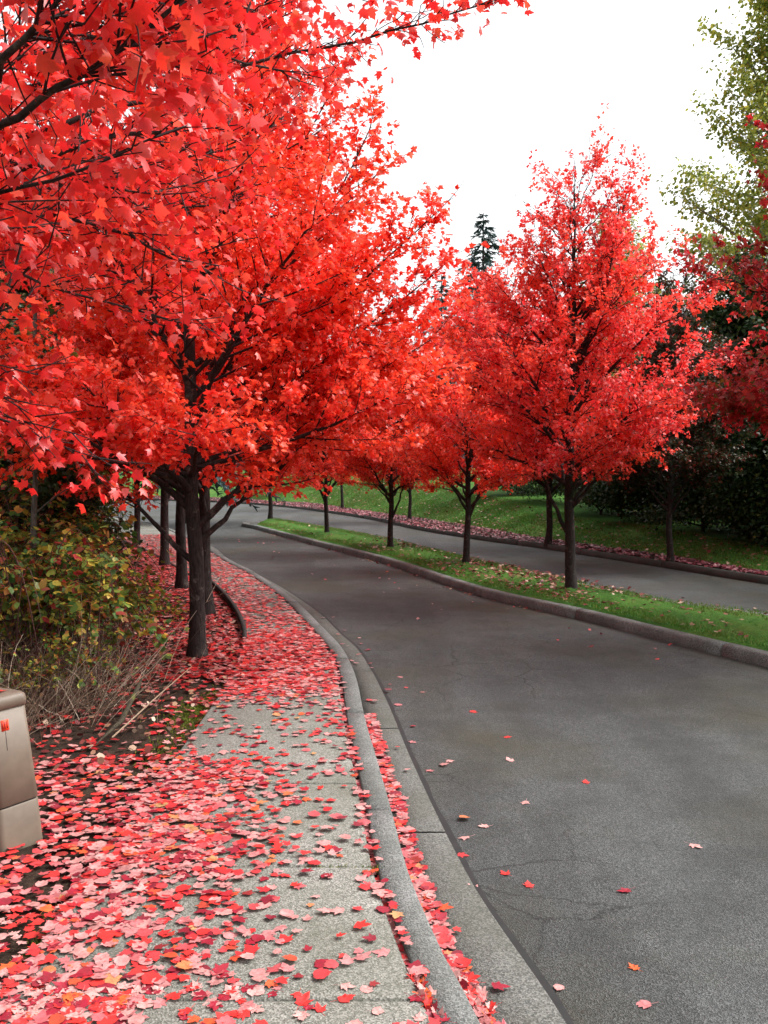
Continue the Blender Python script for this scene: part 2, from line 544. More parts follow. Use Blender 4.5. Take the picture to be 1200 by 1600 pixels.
# gutter pan between kerb foot and asphalt
n = 400
A = offset(KR, .022); A[:, 2] = -.106
A, B = resample(A, n), resample(offset(GR, -.014) + np.array([0, 0, .008]), n)
mb = MB()
m_ = 0
L0 = np.concatenate([[0], np.cumsum(np.linalg.norm(np.diff(B, axis=0), axis=1))])
brk = np.arange(0, L0[-1], 1.95)
for a, b in zip(brk[:-1], brk[1:]):
    t = np.linspace(a + .009, b - .009, 10)
    f = lambda C: np.stack([np.interp(t, L0, C[:, k]) for k in range(3)], -1)
    a_, b_ = f(A), f(B)
    V = np.concatenate([a_ + [0, 0, -.1], a_, a_ * .5 + b_ * .5 + [0, 0, -.004], b_, b_ + [0, 0, -.1]])
    mb.add(V, [(k * 10 + i, k * 10 + i + 1, (k + 1) * 10 + i + 1, (k + 1) * 10 + i) for k in range(4) for i in range(9)])
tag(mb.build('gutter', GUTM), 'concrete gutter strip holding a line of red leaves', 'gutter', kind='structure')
o = strip('road_seam', offset(GR, -.02) + np.array([0, 0, .004]), offset(GR, .018) + np.array([0, 0, .004]), TAR, 400)
# uneven tar width
for v in o.data.vertices: v.co.x += random.uniform(-.006, .006)
tag(o, 'dark tar seam between gutter and asphalt', 'road seam')

# median: kerb round it, turf inside
tip = P(383, 823, ZR)
loop = np.vstack([MNB[::1], tip[None] + np.array([[-.25, .35, 0]]), MF[::-1]])
loop = by_len(catmull(by_len(loop, .9), .2), .25)
o = sweep('median_kerb', loop, [(.0, -.2), (.0, -.105), (.012, -.03), (.03, -.008), (.06, 0), (.15, -.002), (.165, -.02), (.165, -.2)], MKERB, 2.6)
tag(o, 'pale worn concrete kerb around the grass median', 'kerb')
nm = 240
ia, ib = resample(offset(MNB, .14), nm), resample(offset(MF, -.14), nm)
ia[:, 2] = ib[:, 2] = -.004
o = strip('median', ia, ib, LAWN, nm, 6)
md = o.data
for v in md.vertices: pass
arr = np.empty(len(md.vertices) * 3, np.float32); md.vertices.foreach_get('co', arr); arr = arr.reshape(7, nm, 3)
for k in range(7): arr[k, :, 2] += .07 * math.sin(math.pi * k / 6) + (rng.normal(0, .008, nm) if 0 < k < 6 else 0)
md.vertices.foreach_set('co', arr.ravel()); md.update()
tag(o, 'narrow strip of turf between the two lanes', 'median')

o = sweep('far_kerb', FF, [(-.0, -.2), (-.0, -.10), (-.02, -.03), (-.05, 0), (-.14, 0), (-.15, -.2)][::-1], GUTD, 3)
tag(o, 'dark low kerb along the far lane', 'kerb')
o = strip('verge', offset(FF, .145) + np.array([0, 0, .118]), VB, SOIL, 300, 4)
tag(o, 'leaf covered verge beyond the far lane', 'verge')
mid = BT + np.array([6, 8, .5]); far = BT + np.array([70, 95, 1.0])
n = 220
rows = [resample(VB, n)]
vb, bt = rows[0], resample(BT, n)
for k in (.15, .4, .7): 
    w = vb + (bt - vb) * k
    w[:, 2] = bt[:, 2] * (k ** 1.15) + rng.normal(0, .02, n)
    rows.append(w)
rows += [bt, resample(mid, n), resample(far, n)]
V = np.concatenate(rows)
i, k = np.meshgrid(np.arange(n - 1), np.arange(len(rows) - 1), indexing='ij')
q = k * n + i
me = mesh_from('lawn', V, [np.stack([q, q + 1, q + 1 + n, q + n], -1).reshape(-1, 4)], LAWN, True)
if me.polygons[0].normal.z < 0: me.flip_normals()
tag(link('lawn', me), 'green grassy bank rising beyond the far lane', 'lawn', kind='structure')


# ------------------------------------------------------------------ leaves
def outline(half):
    h = np.array(half, float)
    return np.vstack([h, (h * [-1, 1])[-2:0:-1]])


def fan_template(half, cx=.3, fold=.22, droop=.25, petiole=False):
    o_ = outline(half)
    V = np.vstack([[0, cx], o_])
    z = -fold * np.abs(V[:, 0]) - droop * (V[:, 1] - .2) ** 2
    V = np.column_stack([V, z])
    k = len(o_)
    T = np.array([(0, 1 + (i + 1) % k, 1 + i) for i in range(k)])
    return V, T


MAPLE = fan_template([(0, 0), (.16, .03), (.40, .08), (.30, .22), (.36, .30), (.60, .52), (.40, .54), (.26, .52), (.27, .70), (.17, .76), (0, 1.05)])
MAPLE_M = fan_template([(0, 0), (.38, .08), (.32, .26), (.56, .54), (.24, .54), (.2, .76), (0, 1.05)])
ROUND = fan_template([(0, 0), (.20, -.02), (.42, .10), (.50, .34), (.54, .52), (.38, .58), (.30, .78), (.14, .84), (0, 1.0)], fold=.3, droop=.35)
KITE = (np.array([(0, 0, 0), (.52, .42, -.12), (.22, .56, -.10), (0, 1.0, -.18), (-.22, .56, -.10), (-.52, .42, -.12)]),
        np.array([(0, 1, 2), (0, 2, 3), (0, 3, 4), (0, 4, 5)]))
OVAL = (np.array([(0, 0, 0), (.36, .3, -.06), (.3, .7, -.1), (0, 1.0, -.2), (-.3, .7, -.1), (-.36, .3, -.06)]),
        np.array([(0, 1, 2), (0, 2, 3), (0, 3, 4), (0, 4, 5)]))


def place(tpl, Pn, axis, nrm, size, curl=None):
    """instances of a leaf template, numpy-batched"""
    TV, TT = tpl
    axis = axis / (np.linalg.norm(axis, axis=1)[:, None] + 1e-9)
    x = np.cross(axis, nrm)
    x /= np.linalg.norm(x, axis=1)[:, None] + 1e-9
    z = np.cross(x, axis)
    s = np.asarray(size)[:, None, None]
    zz = TV[None, :, 2:3] * (curl[:, None, None] if curl is not None else 1)
    V = Pn[:, None] + s * (x[:, None] * TV[None, :, 0:1] + axis[:, None] * TV[None, :, 1:2] + z[:, None] * zz)
    n, k = len(Pn), len(TV)
    T = (TT[None] + (np.arange(n) * k)[:, None, None]).reshape(-1, 3)
    return V.reshape(-1, 3), T


def crown_leaves(A, Dr, n, size, tpl, g, tilt=.5, droop=.35, jit=.05, thin=0):
    """n leaves on anchors A with twig directions Dr; thin drops leaves toward the top"""
    i = g.integers(0, len(A), n)
    h = A[i, 2] / A[:, 2].max()
    gate = g.random(len(A) // 12 + 1)               # whole sprigs go bare, not single leaves
    i = i[gate[i // 12] > thin * np.clip((h - .42) / .4, 0, 1)]
    n = len(i)
    p = A[i] + g.normal(0, jit, (n, 3))
    ax = Dr[i] * .6 + g.normal(0, .6, (n, 3))
    ax[:, 2] = ax[:, 2] * .6 - droop
    nr = np.array([0, 0, 1.0]) + g.normal(0, tilt, (n, 3))
    s = size * g.uniform(.6, 1.25, n)
    return place(tpl, p, ax, nr, s, g.uniform(-.8, 2.6, n))


def frame(t):
    up = np.array([0, 0, 1.0])
    a = np.cross(t, up)
    a /= np.linalg.norm(a) + 1e-9
    return a


def bez(p0, p1, p2, n):
    t = np.linspace(0, 1, n)[:, None]
    return (1 - t) ** 2 * p0 + 2 * t * (1 - t) * p1 + t * t * p2


class Plant:
    def __init__(s, seed):
        s.g = np.random.default_rng(seed)
        s.trunk, s.br = MB(), MB()
        s.A, s.Dv = [], []

    def shoots(s, c, r0, L, dens=7.0, s0=.22, sub=.42, up=.18, twig=(.12, .3), tw_step=.07, flat=.8):
        """secondary branches and twigs along the limb curve c"""
        g = s.g
        cum = np.concatenate([[0], np.cumsum(np.linalg.norm(np.diff(c, axis=0), axis=1))])
        cnt = max(4, int(L * dens))
        side = 1
        for u in np.linspace(s0, 1.0, cnt):
            u = min(1, u + g.uniform(-.02, .02))
            p = np.array([np.interp(u * cum[-1], cum, c[:, k]) for k in range(3)])
            q = np.array([np.interp(min(1, u + .03) * cum[-1] if u < .97 else cum[-1], cum, c[:, k]) for k in range(3)])
            q0 = np.array([np.interp((u - .03) * cum[-1], cum, c[:, k]) for k in range(3)])
            t = q - q0
            t /= np.linalg.norm(t) + 1e-9
            a = frame(t)
            b = np.cross(a, t)
            side = -side
            ang = g.uniform(.55, 1.2) if u < .96 else g.uniform(0, .3)
            roll = g.normal(0, 1 - flat) * 1.6
            d = t * math.cos(ang) + (a * side * math.cos(roll) + b * math.sin(roll)) * math.sin(ang)
            d[2] += up * g.uniform(0, 1.6)
            d /= np.linalg.norm(d)
            ln = L * sub * (1.05 - .75 * u) * g.uniform(.6, 1.3) + .18
            e = p + d * ln + np.array([0, 0, .10 * ln * g.normal(.2, 1)])
            m = p + d * ln * .5 + g.normal(0, .05 * ln, 3)
            sc_ = bez(p, m, e, 5)
            rr = max(.003, r0 * (1 - .75 * u) * .45)
            s.br.tube(sc_, np.linspace(rr, .0022, 5), 4, False)
            s.twigs(sc_, ln, twig, tw_step)
        s.twigs(c[int(len(c) * .45):], L * .5, twig, tw_step)

    def twigs(s, c, ln, twig, step):
        g = s.g
        k = max(2, int(ln / step))
        for w in np.linspace(.2, 1, k):
            f = w * (len(c) - 1)
            i = min(int(f), len(c) - 2)
            p = c[i] + (c[i + 1] - c[i]) * (f - i)
            t = c[i + 1] - c[i]
            t = t / (np.linalg.norm(t) + 1e-9)
            d = t + g.normal(0, .55, 3)
            d[2] += .1
            d /= np.linalg.norm(d)
            l = g.uniform(*twig)
            e = p + d * l
            if g.random() < s.twig_keep:
                s.br.tube(np.array([p, p + d * l * .5 + g.normal(0, .012, 3), e]), np.array([.003, .0024, .0016]) * s.twig_fat, 3, False)
            for q in np.linspace(.25, 1, 4):
                s.A.append(p + d * l * q)
                s.Dv.append(d)

    twig_keep, twig_fat = .8, 1.0


def profile(t, top=.75):
    t = np.clip(t, 0, 1)
    return np.where(t < .22, .62 + .38 * (t / .22), ((1 - t) / .78) ** top)


def maple(seed, H=6.5, RR=1.85, zb=2.0, zs=1.0, r0=.085, nl=20, lean=(0, 0), lowlimbs=(), leaders=4, top=.8,
          e0=32, e1=62, dens=7.0, az0=0.0, twig_keep=.85, bark=6):
    s = Plant(seed)
    s.twig_keep = twig_keep
    g = s.g
    nz = 16
    z = np.linspace(0, H * .97, nz)
    wob = np.cumsum(g.normal(0, .018, (nz, 2)), 0)
    wob -= wob[0]
    tr = np.column_stack([wob[:, 0] + lean[0] * z / H, wob[:, 1] + lean[1] * z / H, z])
    tr = catmull(tr, .12)
    hz = tr[:, 2] / H
    rad = r0 * np.clip(1 - hz * 1.02, .03, 1) ** .85 * (1 + .45 * np.exp(-tr[:, 2] / .09)) * (1 + g.normal(0, .015, len(tr)))
    tr2 = tr.copy(); tr2[0, 2] -= .06
    s.trunk.tube(tr2, rad, 14)
    at = lambda zz: np.array([np.interp(zz, tr[:, 2], tr[:, k]) for k in range(3)])
    rt = lambda zz: float(np.interp(zz, tr[:, 2], rad))
    ga = 2.39996
    for i in range(nl):
        u = (i + .5) / nl
        z0 = zs + (H * .90 - zs) * u ** 1.15
        az = az0 + i * ga + g.normal(0, .25)
        el = R(e0 + (e1 - e0) * u + g.normal(0, 6))
        rr = RR * .8
        for _ in range(4):
            z1 = z0 + rr * math.tan(el)
            t = (z1 - zb) / (H - zb)
            if t > .98:
                rr *= .72; continue
            rr = .5 * rr + .5 * RR * float(profile(max(t, 0), top))
        rr = max(rr, .25) * g.uniform(.82, 1.14)
        dz = min(rr * math.tan(el), H * 1.02 - z0)
        p0 = at(z0)
        d = np.array([math.cos(az), math.sin(az), 0])
        p2 = p0 + d * rr + np.array([0, 0, dz])
        if p2[2] < zb * .95: p2[2] = zb * .95 + g.uniform(0, .3)
        p1 = p0 + d * rr * .42 + np.array([0, 0, (p2[2] - p0[2]) * g.uniform(.50, .78)])
        c = bez(p0, p1, p2, 10) + np.vstack([np.zeros((1, 3)), g.normal(0, .018, (9, 3))])
        L = np.linalg.norm(np.diff(c, axis=0), axis=1).sum()
        rl = min(rt(z0) * .62, .012 + .017 * L)
        s.trunk.tube(c, np.linspace(rl, .004, 10), 7)
        s.shoots(c, rl, L, dens=dens, s0=.13 if z0 > zb * .9 else .28)
    for k in range(leaders):                      # upright leaders give the spiky top
        az = g.uniform(0, 6.28)
        z0 = H * g.uniform(.5, .68)
        p0 = at(z0)
        rr = RR * g.uniform(.15, .42)
        p2 = np.array([p0[0] + math.cos(az) * rr, p0[1] + math.sin(az) * rr, H * g.uniform(.80, 1.0)])
        c = bez(p0, p0 + (p2 - p0) * [.8, .8, .4], p2, 9)
        L = np.linalg.norm(p2 - p0)
        s.trunk.tube(c, np.linspace(rt(z0) * .6, .004, 9), 6)
        s.shoots(c, .02, L, dens=7, s0=.2, sub=.16, flat=.2)
    s.shoots(tr[int(len(tr) * .62):], .02, H * .36, dens=6, s0=.05, sub=.13, flat=.0)
    for (z0, az, rr, dz, rl, s0, *sb) in lowlimbs:
        p0 = at(z0)
        d = np.array([math.cos(az), math.sin(az), 0])
        p2 = p0 + d * rr + np.array([0, 0, dz])
        c = bez(p0, p0 + d * rr * .5 + np.array([0, 0, dz * .38]), p2, 10) + np.vstack([np.zeros((2, 3)), g.normal(0, .015, (8, 3))])
        L = np.linalg.norm(np.diff(c, axis=0), axis=1).sum()
        s.trunk.tube(c, np.linspace(rl, .005, 10), 8)
        s.shoots(c, rl, L, dens=dens if not sb else 8, s0=s0, sub=sb[0] if sb else .42, flat=.3 if sb else .8)
    return s


def tree_meshes(s, name, n, size, tpl, leafm, barkm, twigm=None, tilt=.5, droop=.35, jit=.024, thin=0, one=False):
    bm = None
    if one:
        s.trunk.q += [q + s.trunk.n for q in s.br.q]; s.trunk.v += s.br.v
        s.trunk.n += s.br.n
    tm = s.trunk.mesh(name + '_trunk', barkm, True)
    if not one: bm = s.br.mesh(name + '_branches', twigm or TWIG)
    V, T = crown_leaves(np.array(s.A), np.array(s.Dv), n, size, tpl, s.g, tilt, droop, jit, thin)
    cm = mesh_from(name + '_crown', V, [T], leafm)
    return tm, bm, cm


def plant(kind, meshes, loc, rz, label, cat='tree', group=None, scale=(1, 1, 1), leafm=None):
    o = empty(kind, loc, rz)
    o.scale = scale
    tag(o, label, cat, group)
    link('trunk', meshes[0], o)
    if meshes[1]: link('branches', meshes[1], o)
    c = link('crown', meshes[2], o)
    if leafm:
        c.material_slots[0].link = 'OBJECT'
        c.material_slots[0].material = leafm
    return o


# --- the big sidewalk maple
big = maple(3, H=7.6, RR=2.38, zb=2.2, zs=1.15, r0=.078, nl=26, leaders=4, e0=22, e1=58, dens=8, top=.92,
            lowlimbs=[(.86, R(172), 1.0, 1.05, .034, .5), (1.05, R(22), .8, .85, .034, .5), (1.5, R(150), 1.9, 1.2, .03, .35), (1.65, R(-165), 2.2, .6, .03, .25),
                      (1.75, R(-20), 2.2, .7, .03, .25), (1.7, R(-75), 1.9, .4, .028, .22), (1.7, R(-125), 2.1, .5, .028, .22), (2.2, R(-6), 1.6, 1.4, .03, .25), (1.95, R(4), 1.9, 1.0, .03, .25), (2.2, R(-3), 2.3, 1.95, .022, .3, .11), (2.6, R(3), 1.72, 2.35, .02, .3, .11), (2.0, R(-10), 2.3, 1.5, .022, .3, .14), (3.2, R(6), 1.4, 2.2, .02, .3, .11), (1.9, R(8), 2.35, 1.15, .022, .3, .15), (3.1, R(12), .65, 2.2, .028, .25), (2.4, R(30), 1.2, 1.7, .028, .25), (1.8, R(25), 2.2, .9, .03, .3)])
BIGM = tree_meshes(big, 'maple_big', 92000, .052, MAPLE_M, RED, BARK, tilt=.7, thin=.6)
med1 = maple(21, H=6.3, RR=2.12, zb=2.05, zs=1.2, r0=.084, nl=40, leaders=6, top=.88, e0=25, e1=62, dens=8,
             lowlimbs=[(.80, R(203), .62, 1.5, .042, .55), (1.3, R(40), .7, .8, .03, .5)])
MED1 = tree_meshes(med1, 'maple_median', 72000, .060, KITE, CRIM, BARK, tilt=.7, thin=.6)
med2 = maple(35, H=5.7, RR=1.95, zb=1.95, zs=1.05, r0=.066, nl=32, leaders=6, top=.95, e0=20, e1=62, dens=8,
             lowlimbs=[(.95, R(165), .75, 1.1, .034, .55), (1.0, R(20), .8, 1.0, .034, .55)])
MED2 = tree_meshes(med2, 'maple_median_b', 62000, .060, KITE, RED, BARK, tilt=.7, thin=.7)
med3 = maple(52, H=5.9, RR=1.9, zb=2.0, zs=1.1, r0=.072, nl=30, leaders=6, top=.9, e0=22, e1=62, dens=8, lean=(.25, .1),
             lowlimbs=[(1.1, R(200), .8, 1.2, .036, .5), (.9, R(-30), .5, 1.5, .03, .6), (1.3, R(90), .8, .8, .03, .5)])
MED3 = tree_meshes(med3, 'maple_median_c', 60000, .060, KITE, RED, BARK, tilt=.7, thin=.6)

p = P(308, 1020)
plant('maple_tree', BIGM, (p[0], p[1], -.02), 0.0, 'big red maple with forked dark trunk nearest beside the leafy sidewalk', group='red maples along the sidewalk')
for i, (u, v, m, rz, s_, lab) in enumerate([
        (324, 955, MED2, 2.0, 1.22, 'red maple directly behind the big forked sidewalk maple'),
        (284, 915, MED2, 4.4, 1.25, 'red maple seen just left of the big forked trunk, third along the sidewalk'),
        (257, 880, MED3, 1.1, 1.2, 'red maple with slim dark trunk, fourth along the sidewalk'),
        (213, 850, MED2, 5.3, 1.2, 'farthest small trunked red maple where the sidewalk bends away')]):
    p = P(u, v)
    plant('maple_tree', m, (p[0], p[1], -.02), rz, lab, group='red maples along the sidewalk', scale=(s_, s_, s_), leafm=RED)
for i, (u, v, m, rz, s_, lm, lab) in enumerate([
        (893, 925, MED1, -.5, .97, CRIM, 'pointed crimson maple with low left fork, nearest tree standing in the median'),
        (728, 883, MED3, .2, .90, RED, 'red maple with twin low limbs, second tree along the grass median'),
        (610, 858, MED1, 2.2, .80, RED, 'red maple with long slanting left limb, third along the grass median'),
        (511, 835, MED3, 3.6, .92, RED, 'slim red maple, fourth along the grass median'),
        (422, 812, MED1, 5.0, 1.0, RED, 'last red maple near the rounded tip of the median')]):
    p = P(u, v)
    plant('maple_tree', m, (p[0], p[1], -.0), rz, lab, group='red maples on the grass median', scale=(s_, s_, s_), leafm=lm)
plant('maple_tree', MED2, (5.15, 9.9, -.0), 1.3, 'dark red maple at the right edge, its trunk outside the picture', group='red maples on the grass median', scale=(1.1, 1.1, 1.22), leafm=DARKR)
for i, (u, v, m, rz, s_, lm, lab) in enumerate([
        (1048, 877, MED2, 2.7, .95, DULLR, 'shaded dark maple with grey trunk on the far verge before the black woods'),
        (856, 850, MED1, 4.0, .95, RED, 'red maple on the far verge, seen behind the nearest median maple'),
        (640, 812, MED2, 0.7, 1.0, RED, 'red maple on the far verge hidden behind the third median maple'),
        (535, 794, MED3, 1.7, 1.05, RED, 'thin trunked red maple on the far verge below the lawn bank'),
        (438, 780, MED2, 4.9, 1.1, RED, 'most distant red maple on the far verge')]):
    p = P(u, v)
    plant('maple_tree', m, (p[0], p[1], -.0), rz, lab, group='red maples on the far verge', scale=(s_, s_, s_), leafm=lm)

# --- maple overhead on the left: trunk outside the picture, boughs reaching over the sidewalk
ov = Plant(77)
ov.twig_keep = .65
base = np.array([-2.75, 3.6, 0.0])
nz = 12
z = np.linspace(0, 7.4, nz)
tr = np.column_stack([base[0] + np.cumsum(ov.g.normal(0, .02, nz)), base[1] + np.cumsum(ov.g.normal(0, .02, nz)), z])
tr = catmull(tr, .15)
ov.trunk.tube(tr, .13 * np.clip(1 - tr[:, 2] / 7.6, .03, 1) ** .8 * (1 + .4 * np.exp(-tr[:, 2] / .1)), 14)
tz = lambda zz: np.array([np.interp(zz, tr[:, 2], tr[:, k]) for k in range(3)])
boughs = [  # (start height, places it passes as seen from the pavement with their distance, radius)
    (2.2, [(-40, 160, 2.5), (0, 95, 2.4), (75, 25, 2.35), (150, -60, 2.3)], .034, .8),
    (1.9, [(-60, 250, 2.6), (0, 190, 2.5), (60, 162, 2.45), (125, 120, 2.4), (290, 0, 2.4), (360, -60, 2.4)], .024, .7),
    (2.1, [(60, 250, 3.4), (250, 202, 3.5), (308, 162, 3.5), (332, 100, 3.5), (375, 40, 3.5), (405, -20, 3.6)], .015, .2),
    (1.9, [(20, 345, 3.6), (140, 345, 3.7), (200, 370, 3.8), (270, 400, 3.9), (330, 425, 4.0)], .014, .2),
    (1.8, [(-20, 420, 4.0), (65, 440, 4.2), (160, 470, 4.4), (280, 502, 4.6)], .014, .25),
    (2.5, [(100, 190, 3.9), (230, 150, 4.2), (400, 95, 4.5), (560, 62, 4.6), (660, 34, 4.6), (760, 4, 4.6)], .018, .45),
    (2.4, [(60, 130, 4.2), (260, 90, 4.4), (370, 50, 4.6), (440, 15, 4.8)], .018, .2),
    (1.8, [(-80, 520, 3.0), (0, 480, 3.0), (50, 330, 3.1)], .012, .2),
    (1.7, [(-60, 600, 3.3), (0, 655, 3.4), (60, 680, 3.5)], .010, .35),
    (2.0, [(0, 300, 2.6), (90, 280, 2.6), (180, 250, 2.7)], .014, .25),
    (2.2, [(120, 280, 4.3), (300, 250, 4.6), (400, 220, 4.8), (450, 175, 4.9)], .014, .25),
    (2.0, [(40, 330, 4.6), (200, 330, 4.9), (330, 320, 5.1)], .014, .25),
    (2.9, [(150, 60, 3.6), (330, 10, 3.8), (480, -30, 3.9)], .02, .2),
    (2.4, [(60, 60, 3.3), (200, 70, 3.6), (330, 80, 3.8), (440, 110, 4.0)], .013, .25),
    (2.2, [(0, 250, 3.3), (150, 290, 3.4), (260, 300, 3.5)], .012, .2),
]
for z0, pts, rl, s0 in boughs:
    c = catmull([tz(z0)] + [D(*q) for q in pts], .14)
    c[2:] += ov.g.normal(0, .008, c[2:].shape)
    L = np.linalg.norm(np.diff(c, axis=0), axis=1).sum()
    ov.trunk.tube(c, np.linspace(rl, .004, len(c)), 8)
    long_ = pts[-1][0] > 700
    ov.shoots(c, rl, min(L, 1.8), dens=13 * L / min(L, 1.8) * .7, s0=s0 + .1, sub=.04 if long_ else .2, twig=(.05, .12) if long_ else (.08, .22), tw_step=.06, up=.1)
for i in range(16):  # rest of the crown, above and behind the picture
    z0 = 2.3 + i * .3
    az = i * 2.4
    rr = 2.4 * float(profile((z0 - 1.6) / 6))
    d = np.array([math.cos(az), math.sin(az), 0])
    p0 = tz(z0)
    p2 = p0 + d * rr + np.array([0, 0, .9 + rr * .3])
    if d[1] > -.2 and d[0] > .2: p2 = p0 + d * rr * .6 + np.array([0, 0, 2.0])
    c = bez(p0, p0 + d * rr * .4 + np.array([0, 0, .8]), p2, 10)
    L = np.linalg.norm(p2 - p0)
    ov.trunk.tube(c, np.linspace(.035, .004, 10), 7)
    ov.shoots(c, .03, L, dens=6, s0=.25)
OVM = tree_meshes(ov, 'maple_overhead', 18500, .047, MAPLE, REDN, BARK, tilt=.65, droop=.55, jit=.05)
ot = empty('maple_tree', (0, 0, 0))
tag(ot, 'overhanging red maple at top left, big close leaves on bare dark boughs', 'tree', 'red maples along the sidewalk')
off = Vector((-base[0], -base[1], 0))
for nm_, me in zip(('trunk', 'branches', 'crown'), OVM):
    me.transform(__import__('mathutils').Matrix.Translation(off))
    link(nm_, me, ot)
ot.location = (base[0], base[1], 0)

# ------------------------------------------------------------------ other trees
def broadleaf(seed, H, RR, zb, r0, nl, n, size, leafm, barkm, e0=25, e1=60, top=.6, leaders=3, zs=None, tilt=.6, dens=5):
    s = maple(seed, H=H, RR=RR, zb=zb, zs=zs or zb * .8, r0=r0, nl=nl, leaders=leaders, top=top, e0=e0, e1=e1, dens=dens, twig_keep=.15)
    return tree_meshes(s, 'broadleaf', n, size, OVAL, leafm, barkm, tilt=tilt, droop=.4, jit=.12, one=True)


BIRCHM = broadleaf(5, 15, 3.7, 4.5, .17, 30, 33000, .12, OLIVE, BIRCH, e0=35, e1=66, top=.5, dens=4)
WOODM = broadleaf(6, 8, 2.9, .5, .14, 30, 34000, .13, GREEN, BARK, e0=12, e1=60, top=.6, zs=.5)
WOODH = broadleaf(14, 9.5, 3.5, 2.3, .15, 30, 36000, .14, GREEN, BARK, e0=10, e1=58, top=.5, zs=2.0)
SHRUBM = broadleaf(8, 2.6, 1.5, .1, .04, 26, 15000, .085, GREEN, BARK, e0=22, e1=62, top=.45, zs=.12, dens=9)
plant('birch_tree', BIRCHM, (10.5, 25, .4), .4, 'tall yellow green birch with pale trunk rising at the right edge', scale=(.92, .92, 1.0))
plant('birch_tree', BIRCHM, (9.4, 38, .9), 2.6, 'olive birch top showing behind the pointed crimson maple', scale=(.78, .78, .72))
for i, (x, y, z, s_, lab) in enumerate([
        (8.6, 20.0, .15, .75, 'dark green broadleaf tree with low boughs behind the shaded maple'),
        (11.5, 17.5, .1, .75, 'dark green tree at the right edge of the woods'),
        (10.2, 22.5, .2, .75, 'tall dark green tree in the middle of the woods on the right'),
        (8.0, 25.5, .3, .72, 'low dark tree at the left end of the black woods'),
        (13.5, 23.0, .2, .8, 'tall tree deep in the woods on the right'),
        (11.0, 28.0, .4, .8, 'tall dark tree behind the wood edge on the right'),
        (8.6, 31.0, .6, .6, 'green tree behind the shrubs on the lawn bank'),
        (7.0, 37.0, .9, .8, 'green tree above the lawn bank behind the second median maple'),
        (-6.6, 13.5, .1, .7, 'dark green tree behind the brambles beside the thin sapling'),
        (-9.0, 16.5, .2, .9, 'dark tree deep in the left woods behind the brambles'),
        (-7.6, 20.0, .1, .85, 'dark tree left of the bend in the sidewalk'),
        (-12.0, 24.0, .3, 1.15, 'tall dark tree far back in the left woods'),
        (-5.2, 10.8, .1, .5, 'small dark green tree low behind the brambles'),
        (-14.0, 34.0, .4, 1.2, 'tall dark tree beyond the bend of the road'),
        (-20.0, 45.0, .4, 1.3, 'dark tree farthest off where the road disappears left')]):
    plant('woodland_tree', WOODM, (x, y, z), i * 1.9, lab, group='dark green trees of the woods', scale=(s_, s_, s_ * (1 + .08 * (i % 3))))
for i, (x, y, z, s_, lab) in enumerate([
        (10.1, 17.4, .1, .5, 'big dark green tree spreading over the verge at the right edge'),
        (8.7, 21.8, .2, .68, 'big dark green tree leaning over the shaded end of the lawn'),
        (12.0, 14.2, .1, .8, 'dark green tree outside the right edge, its boughs shading the verge')]):
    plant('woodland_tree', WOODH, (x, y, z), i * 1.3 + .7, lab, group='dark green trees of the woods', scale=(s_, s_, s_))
for i, (x, y, z, s_, lab) in enumerate([
        (7.9, 19.0, .1, .9, 'dark shrub at the foot of the woods right of the shaded grey trunk'),
        (9.3, 18.0, .1, 1.0, 'dark shrub at the right edge of the woods'),
        (7.5, 22.0, .2, 1.0, 'dark shrub behind the shaded grey maple trunk'),
        (7.0, 25.2, .3, .95, 'dark green shrub left of the shaded grey trunk'),
        (6.6, 28.6, .4, 1.0, 'lighter green shrub above the lawn, right of the nearest median trunk'),
        (5.7, 32.0, .7, .9, 'green shrub on the lawn bank behind the nearest median trunk'),
        (5.0, 35.2, .8, .85, 'dark shrub at the left end of the hedge line on the bank'),
        (8.8, 20.2, .1, 1.2, 'tall dark shrub filling the gap below the woods'),
        (7.9, 28.0, .4, 1.3, 'broad dark shrub behind the lawn shrubs'),
        (-4.6, 9.6, .0, .7, 'dark green shrub behind the thin sapling at left'),
        (-4.7, 12.2, .0, .75, 'green shrub left of the row of sidewalk maples'),
        (-5.4, 15.0, .0, .75, 'green shrub close to the bend of the sidewalk')]):
    plant('shrub', SHRUBM, (x, y, z), i * 2.3, lab, 'shrub', group='dark shrubs along the woods', scale=(s_, s_, s_))


